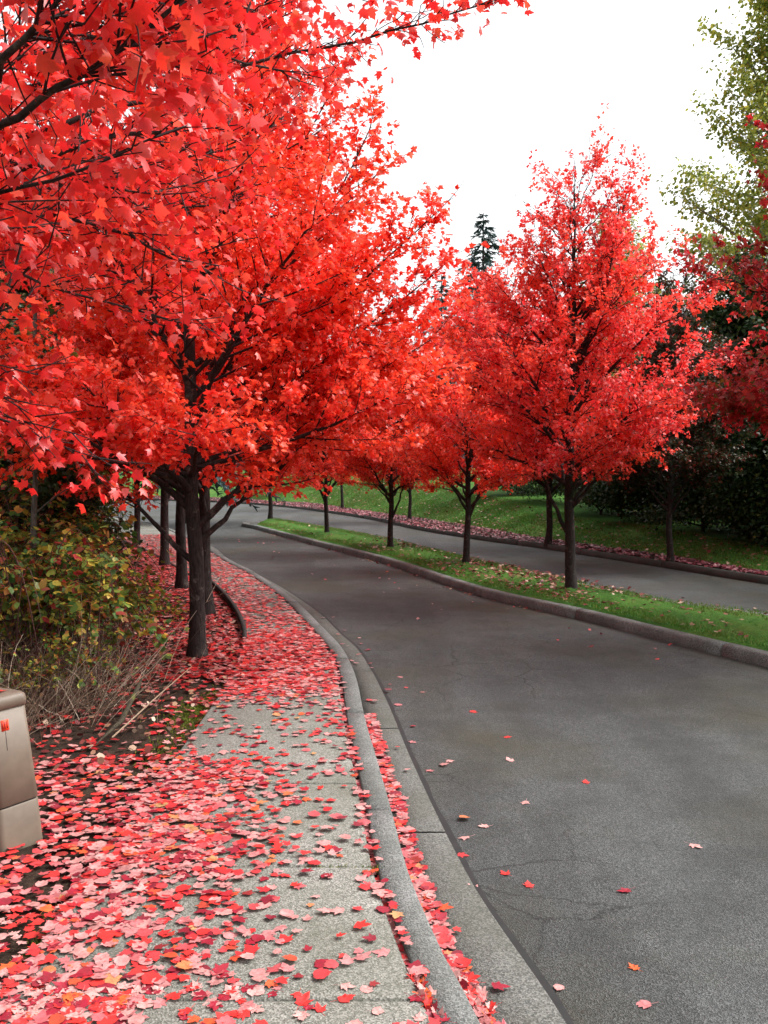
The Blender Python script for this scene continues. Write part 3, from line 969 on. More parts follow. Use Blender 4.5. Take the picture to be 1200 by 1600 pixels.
def conifer(seed, H, RR, n_wh=34):
    g = np.random.default_rng(seed)
    tm, br = MB(), MB()
    tm.tube(np.array([(0, 0, 0), (0.05, 0, H * .5), (0, 0, H)]), np.array([H * .014, H * .009, .03]), 8)
    Pn, Ax, S = [], [], []
    for k in range(n_wh):
        u = k / (n_wh - 1)
        z = H * (.12 + .87 * u)
        L0 = RR * (1 - u) ** .75 + .3
        for j in range(int(5 + 4 * (1 - u))):
            az = g.uniform(0, 6.28)
            L = L0 * g.uniform(.55, 1.15)
            d = np.array([math.cos(az), math.sin(az), 0])
            c = bez(np.array([0, 0, z]), d * L * .5 + [0, 0, z + .05 * L], d * L + [0, 0, z - L * g.uniform(.08, .38)], 6)
            tm.tube(c, np.linspace(.04, .01, 6), 3, False)
            m = int(L * 20) + 6
            t = g.uniform(.12, 1, m)
            ii = np.minimum((t * 5).astype(int), 4)
            p = c[ii] + (c[ii + 1] - c[ii]) * (t * 5 - ii)[:, None]
            ax = d + np.stack([g.normal(0, .7, m), g.normal(0, .7, m), g.normal(-.35, .3, m)], -1)
            Pn.append(p); Ax.append(ax); S.append(g.uniform(.28, .6, m) * (1.1 - .4 * t))
    Pn, Ax, S = np.concatenate(Pn), np.concatenate(Ax), np.concatenate(S)
    tpl = (np.array([(0, 0, 0), (.16, .35, -.03), (.05, 1, -.12), (-.05, 1, -.12), (-.16, .35, -.03)]), np.array([(0, 1, 2), (0, 2, 3), (0, 3, 4)]))
    V, T = place(tpl, Pn, Ax, np.array([0, 0, 1.0]) + g.normal(0, .3, Pn.shape), S)
    return tm.mesh('conifer_trunk', BARK), None, mesh_from('conifer_crown', V, [T], HAZE_NEEDLE)


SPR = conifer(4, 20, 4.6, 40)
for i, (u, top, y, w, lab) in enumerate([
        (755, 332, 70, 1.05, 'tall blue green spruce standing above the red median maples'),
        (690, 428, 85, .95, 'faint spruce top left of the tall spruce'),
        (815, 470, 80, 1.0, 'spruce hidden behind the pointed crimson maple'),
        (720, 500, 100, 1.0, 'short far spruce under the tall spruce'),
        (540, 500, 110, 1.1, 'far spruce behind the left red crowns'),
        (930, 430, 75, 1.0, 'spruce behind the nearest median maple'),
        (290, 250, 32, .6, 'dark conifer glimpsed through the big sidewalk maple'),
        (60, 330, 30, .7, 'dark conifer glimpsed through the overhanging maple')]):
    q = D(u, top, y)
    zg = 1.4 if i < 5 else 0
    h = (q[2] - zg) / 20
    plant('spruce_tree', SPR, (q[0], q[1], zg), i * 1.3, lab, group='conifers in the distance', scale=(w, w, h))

# ------------------------------------------------------------------ brambles, dry stalks, sapling
def bramble(seed, n_c=40, n_l=1350, rad=.8, h=1.4):
    g = np.random.default_rng(seed)
    st = MB()
    A = []
    for k in range(n_c):
        az = g.uniform(0, 6.28)
        b = np.array([g.normal(0, .2), g.normal(0, .2), -.03])
        rr = rad * g.uniform(.5, 1.2)
        hh = h * g.uniform(.5, 1.15)
        e = b + np.array([math.cos(az) * rr, math.sin(az) * rr, hh * g.uniform(.25, .8)])
        c = bez(b, np.array([b[0] + math.cos(az) * rr * .35, b[1] + math.sin(az) * rr * .35, hh * 1.35]), e, 12)
        st.tube(c, np.linspace(.006, .002, 12), 4, False)
        t = g.uniform(.3, 1, int(n_l / n_c * (2.1 if g.random() < .42 else .18))) * 11
        i = np.minimum(t.astype(int), 10)
        A.append(c[i] + (c[i + 1] - c[i]) * (t - i)[:, None] + g.normal(0, .07, (len(t), 3)))
    A = np.concatenate(A)
    A = A[A[:, 2] > .03]
    n = len(A)
    out = A.copy(); out[:, 2] = .1
    # leaves grow in threes
    Vs, Ts, k0 = [], [], 0
    ax0 = out + g.normal(0, .5, (n, 3))
    nr = np.array([0, 0, 1.0]) + g.normal(0, .5, (n, 3))
    sz = g.uniform(.034, .085, n)
    for a in (-.9, 0, .9):
        axn = ax0 / np.linalg.norm(ax0, axis=1)[:, None]
        sd = np.cross(axn, nr)
        sd /= np.linalg.norm(sd, axis=1)[:, None]
        V, T = place(OVAL, A, axn * math.cos(a) + sd * math.sin(a), nr + g.normal(0, .15, (n, 3)), sz * (1 if a == 0 else .85), g.uniform(.5, 2, n))
        Vs.append(V.reshape(n, -1, 3)); Ts.append(T)
    kk = Vs[0].shape[1]
    V = np.concatenate([v.reshape(-1, 3) for v in Vs])
    T = np.concatenate([t + i * n * kk for i, t in enumerate(Ts)])
    return st.mesh('bramble_stems', CANE), mesh_from('bramble_leaves', V, [T], BRAM)


BRM = [bramble(31), bramble(32, 38, 1300, .85, 1.45), bramble(33, 34, 800, .7, 1.2)]
spots = [(-2.6, 7.5, .85, 'yellowing bramble bush just left of the big maple trunk'),
         (-2.75, 7.1, .95, 'yellow and green bramble bush behind the dry stalks'),
         (-3.3, 8.2, 1.1, 'bramble bush at the foot of the thin sapling'),
         (-3.0, 8.6, .85, 'bramble bush in the middle of the thicket'),
         (-3.9, 9.2, 1.25, 'tall bramble bush at the left edge of the thicket'),
         (-3.4, 9.8, .95, 'dark bramble bush behind the middle of the thicket'),
         (-3.55, 10.9, .85, 'bramble bush left of the second sidewalk maple'),
         (-4.6, 10.6, 1.3, 'bramble bush in the shade at far left'),
         (-4.2, 11.7, 1.1, 'green leaved bramble bush below the shrubs'),
         (-4.4, 13.2, .9, 'bramble bush left of the third sidewalk maple'),
         (-3.6, 6.9, 1.0, 'bramble bush at the left border behind the beige pedestal'),
         (-2.4, 6.75, .5, 'low bramble sprig at the front of the thicket'),
         (-4.9, 14.8, 1.1, 'farthest bramble bush near the bend'),
         (-2.45, 8.3, .62, 'low green bramble sprawling up to the big maple trunk'),
         (-2.95, 6.2, .7, 'small bramble bush directly behind the pedestal')]
for i, (x, y, s_, lab) in enumerate(spots):
    o = empty('bramble_bush', (x, y, -.02), i * 1.7)
    o.scale = (s_, s_, s_)
    tag(o, lab, 'bush', 'bramble bushes of the thicket')
    m = BRM[i % 3]
    link('stems', m[0], o)
    link('leaves', m[1], o)


def stalks(seed, n=190, spread=.26, lean=(.1, -.05), ln=(.2, .75)):
    g = np.random.default_rng(seed)
    mb = MB()
    for k in range(n):
        b = np.array([g.normal(0, spread), g.normal(0, spread * .6), -.03])
        L = g.uniform(*ln)
        d = np.array([g.normal(lean[0], .5), g.normal(lean[1], .45), g.uniform(.25, 1)])
        d /= np.linalg.norm(d)
        e = b + d * L
        m = (b + e) / 2 + g.normal(0, .09 * L, 3) + [0, 0, .08 * L]
        r = g.uniform(.0012, .0030)
        c = bez(b, m, e, 6)
        mb.tube(c, np.linspace(r, r * .45, 6), 4, False)
        for _ in range(g.integers(0, 3)):
            i = g.integers(2, 5)
            d2 = d + g.normal(0, .6, 3)
            q = c[i] + d2 / np.linalg.norm(d2) * L * g.uniform(.15, .4)
            mb.tube(np.array([c[i], (c[i] + q) / 2 + g.normal(0, .01, 3), q]), np.array([r * .6, r * .45, r * .3]), 3, False)
    return mb.mesh('dry_stalks', STALK)


STK = [stalks(41), stalks(42, 170, .34, (.25, .0), (.3, .8)), stalks(43, 130, .5, (.1, -.2), (.3, .8))]
for i, (x, y, s_, lab) in enumerate([
        (-2.35, 6.9, 1.0, 'pale dry stalks leaning toward the sidewalk at the front of the brambles'),
        (-2.45, 6.35, .9, 'tangle of dry tan stalks right behind the beige pedestal'),
        (-2.95, 6.6, 1.0, 'dry brown stalks at the lower left of the thicket'),
        (-2.45, 7.7, 1.0, 'dry stalks rising left of the big maple trunk'),
        (-2.8, 7.3, 1.1, 'dry upright stalks in the middle of the brambles'),
        (-3.3, 7.4, 1.2, 'dry stalks at the left border among yellow leaves'),
        (-3.0, 9.2, .9, 'dry stalks behind the big maple trunk'),
        (-3.6, 9.0, 1.5, 'tall bare stalks beside the thin sapling'),
        (-4.3, 10.2, 1.6, 'tall bare stalks in the dark back of the thicket')]):
    o = link('dry_stalks', STK[i % 3])
    o.location = (x, y, 0)
    o.rotation_euler = (0, 0, (i % 4) * .35 - .5)
    o.scale = (s_, s_, s_)
    tag(o, lab, 'dry plant', 'dry stalk clumps in the thicket')

sap = Plant(91)
g = sap.g
c = catmull([(0, 0, 0), (-.02, .0, 1.0), (.03, 0, 2.0), (.02, .02, 3.0), (.08, 0, 3.9), (.05, .05, 4.8)], .15)
sap.trunk.tube(c, np.linspace(.034, .008, len(c)), 8)
for k in range(16):
    z0 = 1.3 + k * .21
    p0 = c[int(z0 / 4.8 * (len(c) - 1))]
    az = k * 2.4
    p2 = p0 + np.array([math.cos(az) * .55, math.sin(az) * .55, .35])
    cc = bez(p0, (p0 + p2) / 2 + [0, 0, .08], p2, 6)
    sap.trunk.tube(cc, np.linspace(.008, .002, 6), 5)
    sap.twigs(cc, .35, (.08, .2), .12)
SAPM = tree_meshes(sap, 'sapling', 420, .06, OVAL, BRAM, GBARK, one=True)
p = D(55, 860, 8.4)
plant('sapling', SAPM, (p[0], p[1], 0), 0, 'thin bare sapling with lichen grey stem rising from the brambles at left', 'sapling')

# dead wood at the thicket's foot and an added strip standing in for the dark earth crack
mb = MB()
mb.tube(np.array([P(150, 1170) + [0, 0, .03], P(190, 1150) + [0, 0, .10], P(215, 1118) + [0, 0, .19], P(222, 1092) + [0, 0, .16]]), np.array([.004, .018, .016, .006]), 8)
tag(mb.build('dead_branch', bark_mat('mossy_bark', (.02, .015, .01), (.06, .05, .03), (.09, .10, .02)), smooth=True), 'short mossy dead branch at the foot of the bramble thicket', 'branch')
mb = MB()
mb.tube(np.array([P(175, 1165) + [0, 0, .05], P(240, 1130) + [0, 0, .16], P(300, 1095) + [0, 0, .26]]), np.array([.006, .005, .003]), 6)
tag(mb.build('dead_twig', STALK, smooth=True), 'long pale broken twig slanting up beside the soil patch', 'twig')
e = catmull([P(383, 1004), P(381, 985), P(372, 962), P(356, 938), P(336, 917), P(318, 903)], .1)
mb = MB()
e1 = e.copy(); e1[:, 2] = np.concatenate([np.linspace(-.01, .05, 6), np.full(len(e) - 6, .05)])
for a, b, r in ((0, 1, 1),):
    L_, R_ = offset(e, -.022), offset(e, .022)
    n = len(e)
    ring = []
    for cc, zz in ((L_, -.05 + 0 * e1[:, 2]), (L_, e1[:, 2]), (R_, e1[:, 2]), (R_, -.05 + 0 * e1[:, 2])):
        w = cc.copy(); w[:, 2] = zz
        ring.append(w)
    V = np.concatenate(ring)
    Q = [(k * n + i, k * n + i + 1, (k + 1) * n + i + 1, (k + 1) * n + i) for k in range(3) for i in range(n - 1)]
    Q += [(0, n, 2 * n, 3 * n), (n - 1, 4 * n - 1, 3 * n - 1, 2 * n - 1)]
    mb.add(V, Q)
tag(mb.build('edge_crack_strip', EDGE), 'thin black curved strip standing in for the dark sidewalk edge behind the big maple', 'edging')

# ------------------------------------------------------------------ pedestal
ped = empty('utility_pedestal', (-1.80, 4.40, -.03), R(24))
ped.rotation_mode = 'ZYX'
ped.rotation_euler = (0, R(-3.4), R(-36))
ped.scale = (.96, .96, .965)
tag(ped, 'beige plastic utility pedestal with small red label at the left edge', 'utility box')


def rrect(w, d, r, n=7):
    pts = []
    for cx, cy, a0 in ((w - r, d - r, 0), (-w + r, d - r, 90), (-w + r, -d + r, 180), (w - r, -d + r, 270)):
        for k in range(n):
            a = R(a0 + 90 * k / (n - 1))
            pts.append((cx + r * math.cos(a), cy + r * math.sin(a)))
    return np.array(pts)


def loft(levels, cap=True):
    mb = MB()
    rings = []
    for (w, d, r, z) in levels:
        q = rrect(w, d, r)
        rings.append(np.column_stack([q, np.full(len(q), z)]))
    m = len(rings[0])
    V = np.concatenate(rings)
    Q = [(k * m + i, k * m + (i + 1) % m, (k + 1) * m + (i + 1) % m, (k + 1) * m + i) for k in range(len(rings) - 1) for i in range(m)]
    mb.add(V, Q)
    if cap:
        c = mb.n
        mb.add([[0, 0, levels[-1][3]]])
        b = c - m
        mb.t.append(np.array([(b + i, b + (i + 1) % m, c) for i in range(m)]))
    return mb


loft([(.150, .125, .036, -.05), (.147, .122, .036, .02), (.143, .118, .036, .185), (.139, .114, .032, .19)]).build('base', PED, ped, True)
loft([(.138, .113, .034, .185), (.138, .113, .034, .200)], False).build('seam', PEDD, ped, True)
loft([(.138, .113, .032, .196), (.143, .118, .036, .200), (.118, .098, .032, .655), (.112, .092, .030, .657)]).build('cover', PED, ped, True)
loft([(.114, .094, .030, .655), (.123, .103, .034, .657), (.125, .105, .035, .690), (.121, .101, .032, .708), (.108, .089, .030, .720), (.075, .065, .04, .725)]).build('cap', PED, ped, True)
# label on the right-hand face, with its worn print, and a door slit under it
def face_plate(y0, y1, z0, z1, lift):
    pts = []
    for (yy, zz) in ((y0, z0), (y1, z0), (y1, z1), (y0, z1)):
        w = .143 + (.118 - .143) * (zz - .2) / .455
        pts.append((w + lift, yy, zz))
    inn = [(a - .004, b, c_) for a, b, c_ in pts]
    mb = MB()
    mb.add(pts + inn, [(0, 1, 2, 3), (0, 4, 5, 1), (1, 5, 6, 2), (2, 6, 7, 3), (3, 7, 4, 0)])
    return mb
face_plate(-.052, -.012, .555, .607, .001).build('label', STICK, ped)
lb = ped.children[-1]
mb = MB()
for k in range(3):
    q = face_plate(-.047 + k * .0115, -.041 + k * .0115, .565, .598, .0018)
    mb.add(np.concatenate(q.v), np.concatenate(q.q))
mb.build('print', STICKD, lb)
face_plate(-.0335, -.0315, .46, .552, .0008).build('slit', PEDD, ped)
mb = MB()
mb.add([(-.03, -.1185, .21), (-.026, -.1185, .21), (-.026, -.0985, .65), (-.03, -.0985, .65)], [(0, 1, 2, 3)])
mb.add([(-.03, -.1225, .03), (-.026, -.1225, .03), (-.026, -.1185, .185), (-.03, -.1185, .185)], [(0, 1, 2, 3)])
mb.build('door_seam', PEDD, ped)
mb = MB()
for zz, xx in ((.10, -.01), (.125, -.015)):
    th = np.arange(12) * math.pi / 6
    mb.add(np.column_stack([xx + .007 * np.cos(th), np.full(12, -.1225), zz + .007 * np.sin(th)]).tolist() + [(xx, -.1235, zz)],
           None, [(i, (i + 1) % 12, 12) for i in range(12)])
mb.build('bolt', PEDD, ped)

# ------------------------------------------------------------------ fallen leaves
def scatter_pts(n, fn_density, x0, x1, y0, y1):
    out = []
    while sum(len(o_) for o_ in out) < n:
        m = 60000
        x = rng.uniform(x0, x1, m); y = rng.uniform(y0, y1, m)
        k = rng.random(m) < fn_density(x, y)
        out.append(np.column_stack([x[k], y[k]]))
        if len(out) > 60: break
    return np.concatenate(out)[:n]


def clumpy(x, y, f=1.0, ph=0.0):
    return .5 + .25 * (np.sin(3.1 * f * x + 1.7 * f * y + ph) + np.sin(-2.3 * f * x + 4.3 * f * y + 2 * ph) ) 


def zsurf(x, y):
    """height of the surface under a fallen leaf on the near side"""
    k = np.interp(y, sry[:, 1], sry[:, 0])
    kr = k + .155
    z = np.where(x < xL(y), -.035, 0.004)
    z = np.where((x > k + .0) & (x < k + .03), -.035, z)
    z = np.where((x >= k + .03) & (x < kr), .004, z)
    z = np.where(x >= kr, -.103, z)
    z = np.where(x >= kr + .3, -.118, z)
    return z


def litter(name, pts, zf, size, mat, tpl=MAPLE_M, tilt=.22, lift=.006):
    n = len(pts)
    z = zf(pts[:, 0], pts[:, 1]) + rng.uniform(.002, lift, n)
    p = np.column_stack([pts, z])
    a = rng.uniform(0, 6.283, n)
    ax = np.column_stack([np.cos(a), np.sin(a), rng.normal(0, tilt * .6, n)])
    nr = np.array([0, 0, 1.0]) + rng.normal(0, tilt, (n, 3))
    s = size * rng.uniform(.55, 1.25, n)
    p = p - ax * s[:, None] * .45
    p[:, 2] = np.maximum(p[:, 2], z) + np.abs(ax[:, 2]) * s * .25 + .002
    c_ = rng.uniform(-.9, .7, n)
    kind_ = rng.random(n)
    Vs, Ts, k0 = [], [], 0
    for m_, t_ in ((kind_ < .75, tpl), (kind_ >= .75, ROUND if tpl is MAPLE_M else tpl)):
        V, T = place(t_, p[m_], ax[m_], nr[m_], s[m_], c_[m_])
        Vs.append(V); Ts.append(T + k0); k0 += len(V)
    V, T = np.concatenate(Vs), np.concatenate(Ts)
    return link(name, mesh_from(name, V, [T], mat))


def dens_walk(x, y):
    l, r = xL(y), xR(y)
    w = (x - l) / (r - l)
    near = np.clip((5.75 - y) / .5, 0, 1)
    d = near * np.clip(1.2 - 1.35 * w, .05, 1) ** 1.4
    d = np.maximum(d, near * .08 * (w > -.2))
    mid_ = ((y >= 5.2) & (y < 7.0)) * (.05 + .07 * clumpy(x, y))
    far1 = np.clip((y - 6.4) / 1.5, 0, 1) ** 1.4 * np.clip((10.4 - y) / .7, 0, 1) * np.clip(1.7 - .7 * w, 0, 1.3)
    far2 = (y > 9.6) * .26
    d = np.maximum.reduce([d, mid_, far1, far2])
    d = d * (.65 + .7 * clumpy(x, y, 1.3, 1.0))
    return np.where((x > l) & (x < r + .0) & (y > 2.2), np.clip(d, 0, 1), 0)


def dens_soil(x, y):
    l = xL(y)
    s = l - x
    d = np.where(y < 5.7, np.clip(1.6 - .5 * s, .4, 1), 0)
    d = np.maximum(d, ((y >= 5.4) & (y < 7.2)) * (.16 + .1 * clumpy(x, y)))
    d = np.maximum(d, np.clip((y - 7.2) / .8, 0, 1) * np.clip(1.1 - .45 * s, .12, 1) * (y < 22) * np.where(y > 10, .75, 1))
    return np.where((s > 0) & (s < 3.0) & (y > 2.0), np.clip(d, 0, 1), 0)


walk = scatter_pts(11500, dens_walk, -9, .4, 2.3, 26)
soilp = scatter_pts(13000, dens_soil, -9, -1.0, 2.2, 22)
# the narrow gap behind the kerb and the foot of the kerb face collect leaves
sk = resample(KR, 4000)
def along(n, lo, hi, y0, y1, pw=1.0):
    k = sk[(sk[:, 1] > y0) & (sk[:, 1] < y1)]
    i = (rng.random(n) ** pw * (len(k) - 1)).astype(int)
    q = k[i].copy()
    q[:, 0] += rng.uniform(lo, hi, n)
    return q[:, :2]
gap = along(420, -.16, -.12, 2.4, 9, 1.3)
gut = along(620, .015, .095, 2.4, 7.0, 1.2)
gut2 = along(40, .05, .45, 2.4, 12, 1.2)

# the nearest leaves one by one, the rest as one litter sheet
LEAFM = {}
for nm_, c_ in (('pale pink', (.60, .31, .285)), ('dusty rose', (.50, .18, .18)), ('bright red', (.68, .032, .028)), ('dark crimson', (.30, .012, .03)), ('orange red', (.74, .12, .03))):
    LEAFM[nm_] = leaf_mat('leaf_' + nm_.replace(' ', '_'), [(0, c_), (1, c_)], mottle=3.2, transl=.12, spec=.4, rough=.4)
names = list(LEAFM)


def one_leaf(g, mat, tpl):
    TV, TT = tpl
    V = TV.copy()
    V[1:, :2] *= g.uniform(.88, 1.12, (len(V) - 1, 1))
    V[:, 0] *= g.uniform(.75, 1.1)
    # finer blade: split the fan once so it can curl
    k = len(V) - 1
    inner = V[0] + (V[1:] - V[0]) * .55
    VV = np.vstack([V, inner])
    T = []
    for i in range(k):
        j = (i + 1) % k
        T += [(0, k + 1 + j, k + 1 + i), (k + 1 + i, k + 1 + j, 1 + j), (k + 1 + i, 1 + j, 1 + i)]
    rr = np.hypot(VV[:, 0], VV[:, 1] - .35)
    VV[:, 2] = g.uniform(-.12, .28) * rr ** 2 - g.uniform(-.08, .16) * np.abs(VV[:, 0]) + g.normal(0, .018, len(VV))
    VV[:, 2] -= VV[:, 2].min()
    VV[:, 1] -= .45
    mb = MB()
    mb.add(VV, None, T)
    st = np.array([(0, -.45, .02), (.04, -.7, .03), (.1, -.95, .06)])
    st[:, 2] += VV[1, 2] - .02
    mb.tube(st, .012, 3, False)
    return mb.mesh('leaf', mat)


gl = np.random.default_rng(5)
LM = {nm_: [one_leaf(gl, LEAFM[nm_], t_) for t_ in (MAPLE, ROUND, MAPLE, MAPLE, MAPLE_M, MAPLE)] for nm_ in names}
weights = [.36, .17, .27, .16, .04]


def single(x, y, z, where, cname=None, size=None, tilt=.06, cat_group='fallen maple leaves lying one by one'):
    cname = cname or names[gl.choice(5, p=weights)]
    o = link('fallen_leaf', LM[cname][gl.integers(0, 6)])
    s = size or gl.uniform(.038, .068)
    o.scale = (s, s, s)
    o.location = (x, y, z)
    o.rotation_euler = (gl.normal(0, tilt), gl.normal(0, tilt), gl.uniform(0, 6.28))
    tag(o, f'{cname} fallen maple leaf lying on {where}', 'leaf', f'{cname} maple leaves on {where}')
    return o


def take(pts, n, y_lim):
    """the n nearest in view"""
    u = 600 + pts[:, 0] / pts[:, 1] * FPX
    vis = (u > -20) & (pts[:, 1] > 2.85)
    order = np.argsort(np.where(vis, pts[:, 1], 99))
    return order[:n], order[n:]


a, b = take(walk, 150, 4)
for i in a: single(walk[i, 0], walk[i, 1], .002 + gl.uniform(0, .003), 'the grey sidewalk')
walk = walk[b]
a, b = take(soilp, 40, 4)
for i in a: single(soilp[i, 0], soilp[i, 1], -.02 + gl.uniform(0, .01), 'the soil below the beige pedestal')
soilp = soilp[b]
a, b = take(gut, 56, 4)
for i in a: single(gut[i, 0], gut[i, 1], -.085 + gl.uniform(0, .02), 'the gutter against the kerb', names[gl.choice(5, p=[.28, .12, .44, .12, .04])], tilt=.5)
gut = gut[b]
a, b = take(gap, 24, 4)
for i in a: single(gap[i, 0], gap[i, 1], -.01 + gl.uniform(0, .012), 'the slot behind the kerb', names[gl.choice(5, p=[.25, .1, .4, .2, .05])], tilt=.6)
gap = gap[b]
road_leaves = [(1087, 1323, 0), (990, 1512, 4), (826, 1383, 2), (789, 1365, 2), (756, 1292, 0), (725, 1310, 0), (740, 1388, 0), (703, 1190, 0), (796, 1188, 0), (820, 1255, 0), (915, 1222, 2),
               (976, 1393, 3), (793, 1152, 2), (740, 1112, 2), (672, 1205, 1), (645, 1160, 1), (660, 1082, 1), (625, 1058, 1), (1027, 1030, 2), (1005, 1570, 1), (668, 1105, 1), (1002, 1455, 0)]
for u, v, c_ in road_leaves[:20]:
    q = P(u, v, ZR)
    single(q[0], q[1], -.1195, 'the asphalt road', names[c_], gl.uniform(.05, .068))
for x, y in ((-1.87, 4.36), (-1.83, 4.40), (-1.90, 4.42)):
    single(x, y, .672, 'top of the beige pedestal', 'bright red', .08)
wmix = walk[:, 1] + rng.normal(0, .6, len(walk))
litter('fallen_leaves', np.concatenate([walk[wmix < 7.4], soilp[soilp[:, 1] < 5.6], gap, gut, gut2]), zsurf, .056, FALL, tilt=.09)
tag(bpy.data.objects['fallen_leaves'], 'carpet of red and pale pink fallen maple leaves on the sidewalk', 'leaves', kind='stuff')
tag(litter('fallen_leaves', np.concatenate([walk[wmix >= 7.4], soilp[soilp[:, 1] >= 5.6]]), zsurf, .060, FALLR, tilt=.10), 'drift of bright red fallen leaves under the sidewalk maples', 'leaves', kind='stuff')
# brown litter and bits on the bare soil
deb = scatter_pts(2600, lambda x, y: ((xL(y) - x > -.05) & (xL(y) - x < 2.6) & (y > 5.2) & (y < 12)) * .5, -5, -1, 5, 12)
tag(litter('soil_litter', deb, lambda x, y: np.full(len(x), -.04), .05, FALLD, OVAL, .5, .03), 'brown dead leaf litter on the soil below the brambles', 'leaf litter', kind='stuff')

# verge, median and lawn leaves
def between(a, b, n, lo=0, hi=1, s0=0, s1=1):
    A, B = resample(a, 2000), resample(b, 2000)
    # match by position along the strip
    i = (rng.uniform(s0, s1, n) * 1999).astype(int)
    t = rng.uniform(lo, hi, n)[:, None]
    return A[i] + (B[i] - A[i]) * t


va, vb_ = offset(FF, .1) + np.array([0, 0, .12]), VB
q = between(va, vb_, 17000, -.25, 1.08, .0, .72)
qz = {}
def litter3(name, q, size, mat, lab, tpl=KITE, tilt=.3):
    zz = q[:, 2]
    o = litter(name, q[:, :2], lambda x, y: zz, size, mat, tpl, tilt)
    return tag(o, lab, 'leaves', kind='stuff')
litter3('fallen_leaves', q, .085, leaf_mat('fallen_leaf_verge', [(0, (.07, .012, .018)), (.35, (.17, .018, .030)), (.6, (.26, .05, .065)), (.85, (.36, .15, .17)), (1, (.50, .30, .30))], transl=.1, spec=.3), 'red leaf litter along the far verge')
q = between(MNB, MF, 700, .1, .95, .15, .95); q[:, 2] = .05
extra = []
for (u, v, m, sx, sy) in ((893, 925, 520, .7, 1.0), (830, 905, 420, .5, .8), (760, 895, 150, .4, .6), (728, 883, 260, .5, .8), (610, 858, 200, .5, .9)):
    c_ = P(u, v)
    w = c_ + np.column_stack([rng.normal(0, sx, m), rng.normal(0, sy, m), np.zeros(m)])
    w[:, 2] = .055
    extra.append(w)
ex = np.concatenate(extra)
def inside(q):
    a_ = MNB[np.argsort(MNB[:, 1])]; b_ = MF[np.argsort(MF[:, 1])]
    return (q[:, 0] > np.interp(q[:, 1], a_[:, 1], a_[:, 0]) + .12) & (q[:, 0] < np.interp(q[:, 1], b_[:, 1], b_[:, 0]) - .05)
q = np.concatenate([q, ex[inside(ex)]])
litter3('fallen_leaves', q, .07, FALLD, 'scattered dull and pale fallen leaves on the median grass')
q = between(VB, BT, 2600, 0, .9, .1, .6)
q[:, 2] += .03
litter3('fallen_leaves', q, .085, FALLD, 'sparse pale fallen leaves on the lawn bank')
q = between(MNB, GR, 90, .0, .95, 0.2, .8); q[:, 2] = ZR + .002
litter3('fallen_leaves', q, .06, FALL, 'tiny far leaves blown across the near lane')
q = np.concatenate([offset(MNB, -.06)[rng.integers(20, len(MNB) - 4, 220)] + np.column_stack([rng.normal(0, .05, 220), rng.normal(0, .1, 220), np.zeros(220)])])
q[:, 2] = ZR + .002
litter3('fallen_leaves', q, .06, FALLD, 'fallen leaves gathered along the foot of the median kerb')

# ------------------------------------------------------------------ grass
TRUNKS = np.array([(o.location.x, o.location.y) for o in bpy.data.objects if o.name.startswith('maple_tree')])


def grass(name, q, w, h, lab, mat=GRASSM):
    if w > .0055:                                   # bald spots, and bare soil round the trunks
        v = np.sin(2.1 * q[:, 0] + 1.3 * q[:, 1]) + np.sin(-1.7 * q[:, 0] + 2.9 * q[:, 1] + 1) + np.sin(5.3 * q[:, 0] + .9 * q[:, 1] + 2)
        keep = rng.random(len(q)) < np.clip(.75 + .3 * v, .25, 1)
        for t_ in TRUNKS:
            keep &= np.hypot(q[:, 0] - t_[0], q[:, 1] - t_[1]) > rng.uniform(.12, .5, len(q))
        q = q[keep]
    n = len(q)
    a = rng.uniform(0, 6.283, n)
    d = np.column_stack([np.cos(a), np.sin(a), np.zeros(n)]) * (w * rng.uniform(.6, 1.3, n))[:, None]
    t = np.column_stack([rng.normal(0, .45, n), rng.normal(0, .45, n), np.ones(n)]) * (h * rng.uniform(.5, 1.3, n))[:, None]
    V = np.stack([q - d, q + d, q + t], 1).reshape(-1, 3)
    me = mesh_from(name, V, [np.arange(3 * n).reshape(n, 3)], mat)
    return tag(link(name, me), lab, 'grass', kind='stuff')


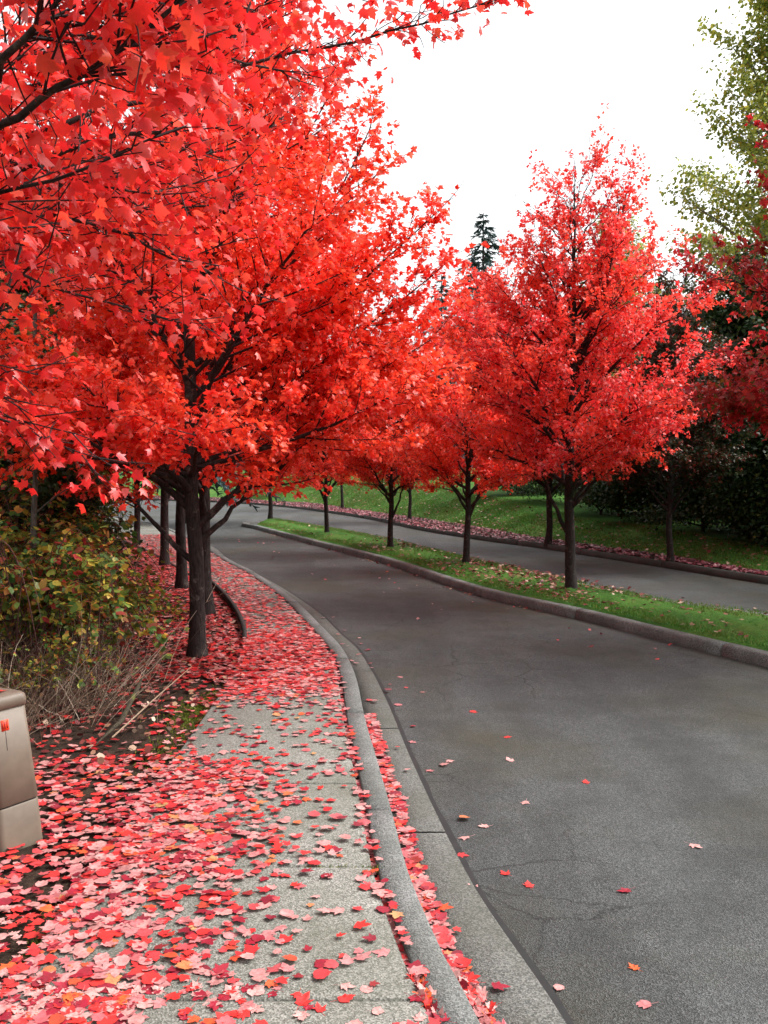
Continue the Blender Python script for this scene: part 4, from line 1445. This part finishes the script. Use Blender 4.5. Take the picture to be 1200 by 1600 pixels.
q = between(offset(MNB, .15), offset(MF, -.15), 110000, 0, 1, .1, 1)
q[:, 2] = -.002 + .05
near = q[:, 1] < 40
q = q[near & inside(q)]
q[:, 2] = .0 + .03
grass('grass', q, .006, .038, 'short vivid green grass covering the median strip')
q = between(VB, BT, 120000, .0, 1.0, .12, .62)
q[:, 2] -= .01
grass('grass', q, .012, .045, 'mown green grass on the lawn bank beyond the far lane')
c_ = [P(318, 1100), P(335, 1085), P(300, 1118), P(255, 1165), P(280, 1150)]
q = np.concatenate([np.column_stack([rng.normal(w[0] - .03, s_, k), rng.normal(w[1], .22, k), np.full(k, -.04)]) for w, s_, k in zip(c_, (.12, .05, .10, .06, .06), (2200, 700, 1100, 400, 300))])
q = q[q[:, 0] < xL(q[:, 1]) + .02]
tag(grass('moss', q,   .005, .012, 'patch of yellow green moss at the sidewalk edge', MOSSM), cat='moss')
q = np.array([[x, 3.995 + rng.normal(0, .006), -.02] for x in rng.uniform(-.35, 0, 350)] + [[-1.25 + rng.normal(0, .025), y, -.04] for y in rng.uniform(2.9, 3.7, 900)])
tag(grass('moss', q, .004, .024, 'thin moss growing in a joint of the sidewalk', MOSSM), cat='moss')

# ------------------------------------------------------------------ light
SUN_EL, SUN_AZ = 50, 78
w = bpy.data.worlds.new('World')
sc.world = w
w.use_nodes = True
nt = w.node_tree
nt.nodes.clear()
out = nt.nodes.new('ShaderNodeOutputWorld')
bg = nt.nodes.new('ShaderNodeBackground')
sky = nt.nodes.new('ShaderNodeTexSky')
sky.sky_type = 'NISHITA'
sky.sun_disc = False
sky.sun_elevation = R(SUN_EL)
sky.sun_rotation = R(SUN_AZ)
sky.air_density, sky.dust_density, sky.ozone_density = 1.0, 6.0, 1.0
hs = nt.nodes.new('ShaderNodeHueSaturation')
hs.inputs['Saturation'].default_value = .10     # cloud cover takes the blue out
hs.inputs['Value'].default_value = 1.0
nt.links.new(sky.outputs[0], hs.inputs['Color'])
nt.links.new(hs.outputs[0], bg.inputs['Color'])
bg.inputs['Strength'].default_value = .15
nt.links.new(bg.outputs[0], out.inputs[0])
sd = bpy.data.lights.new('sun', 'SUN')
sd.energy = 0.85
sd.angle = R(25)
sd.color = (1, .97, .93)
so = bpy.data.objects.new('sun', sd)
col.objects.link(so)
az, el = R(SUN_AZ), R(SUN_EL)
dirv = Vector((math.sin(az) * math.cos(el), math.cos(az) * math.cos(el), math.sin(el)))
so.rotation_euler = dirv.to_track_quat('Z', 'Y').to_euler()

vs = sc.view_settings
vs.view_transform = 'Standard'
vs.look = 'None'
vs.gamma = 1
vs.exposure = 1.45
cy = sc.cycles
cy.max_bounces = 9
cy.diffuse_bounces = 7
cy.glossy_bounces = 2
cy.transmission_bounces = 7
cy.use_denoising = True
cy.caustics_reflective = cy.caustics_refractive = False
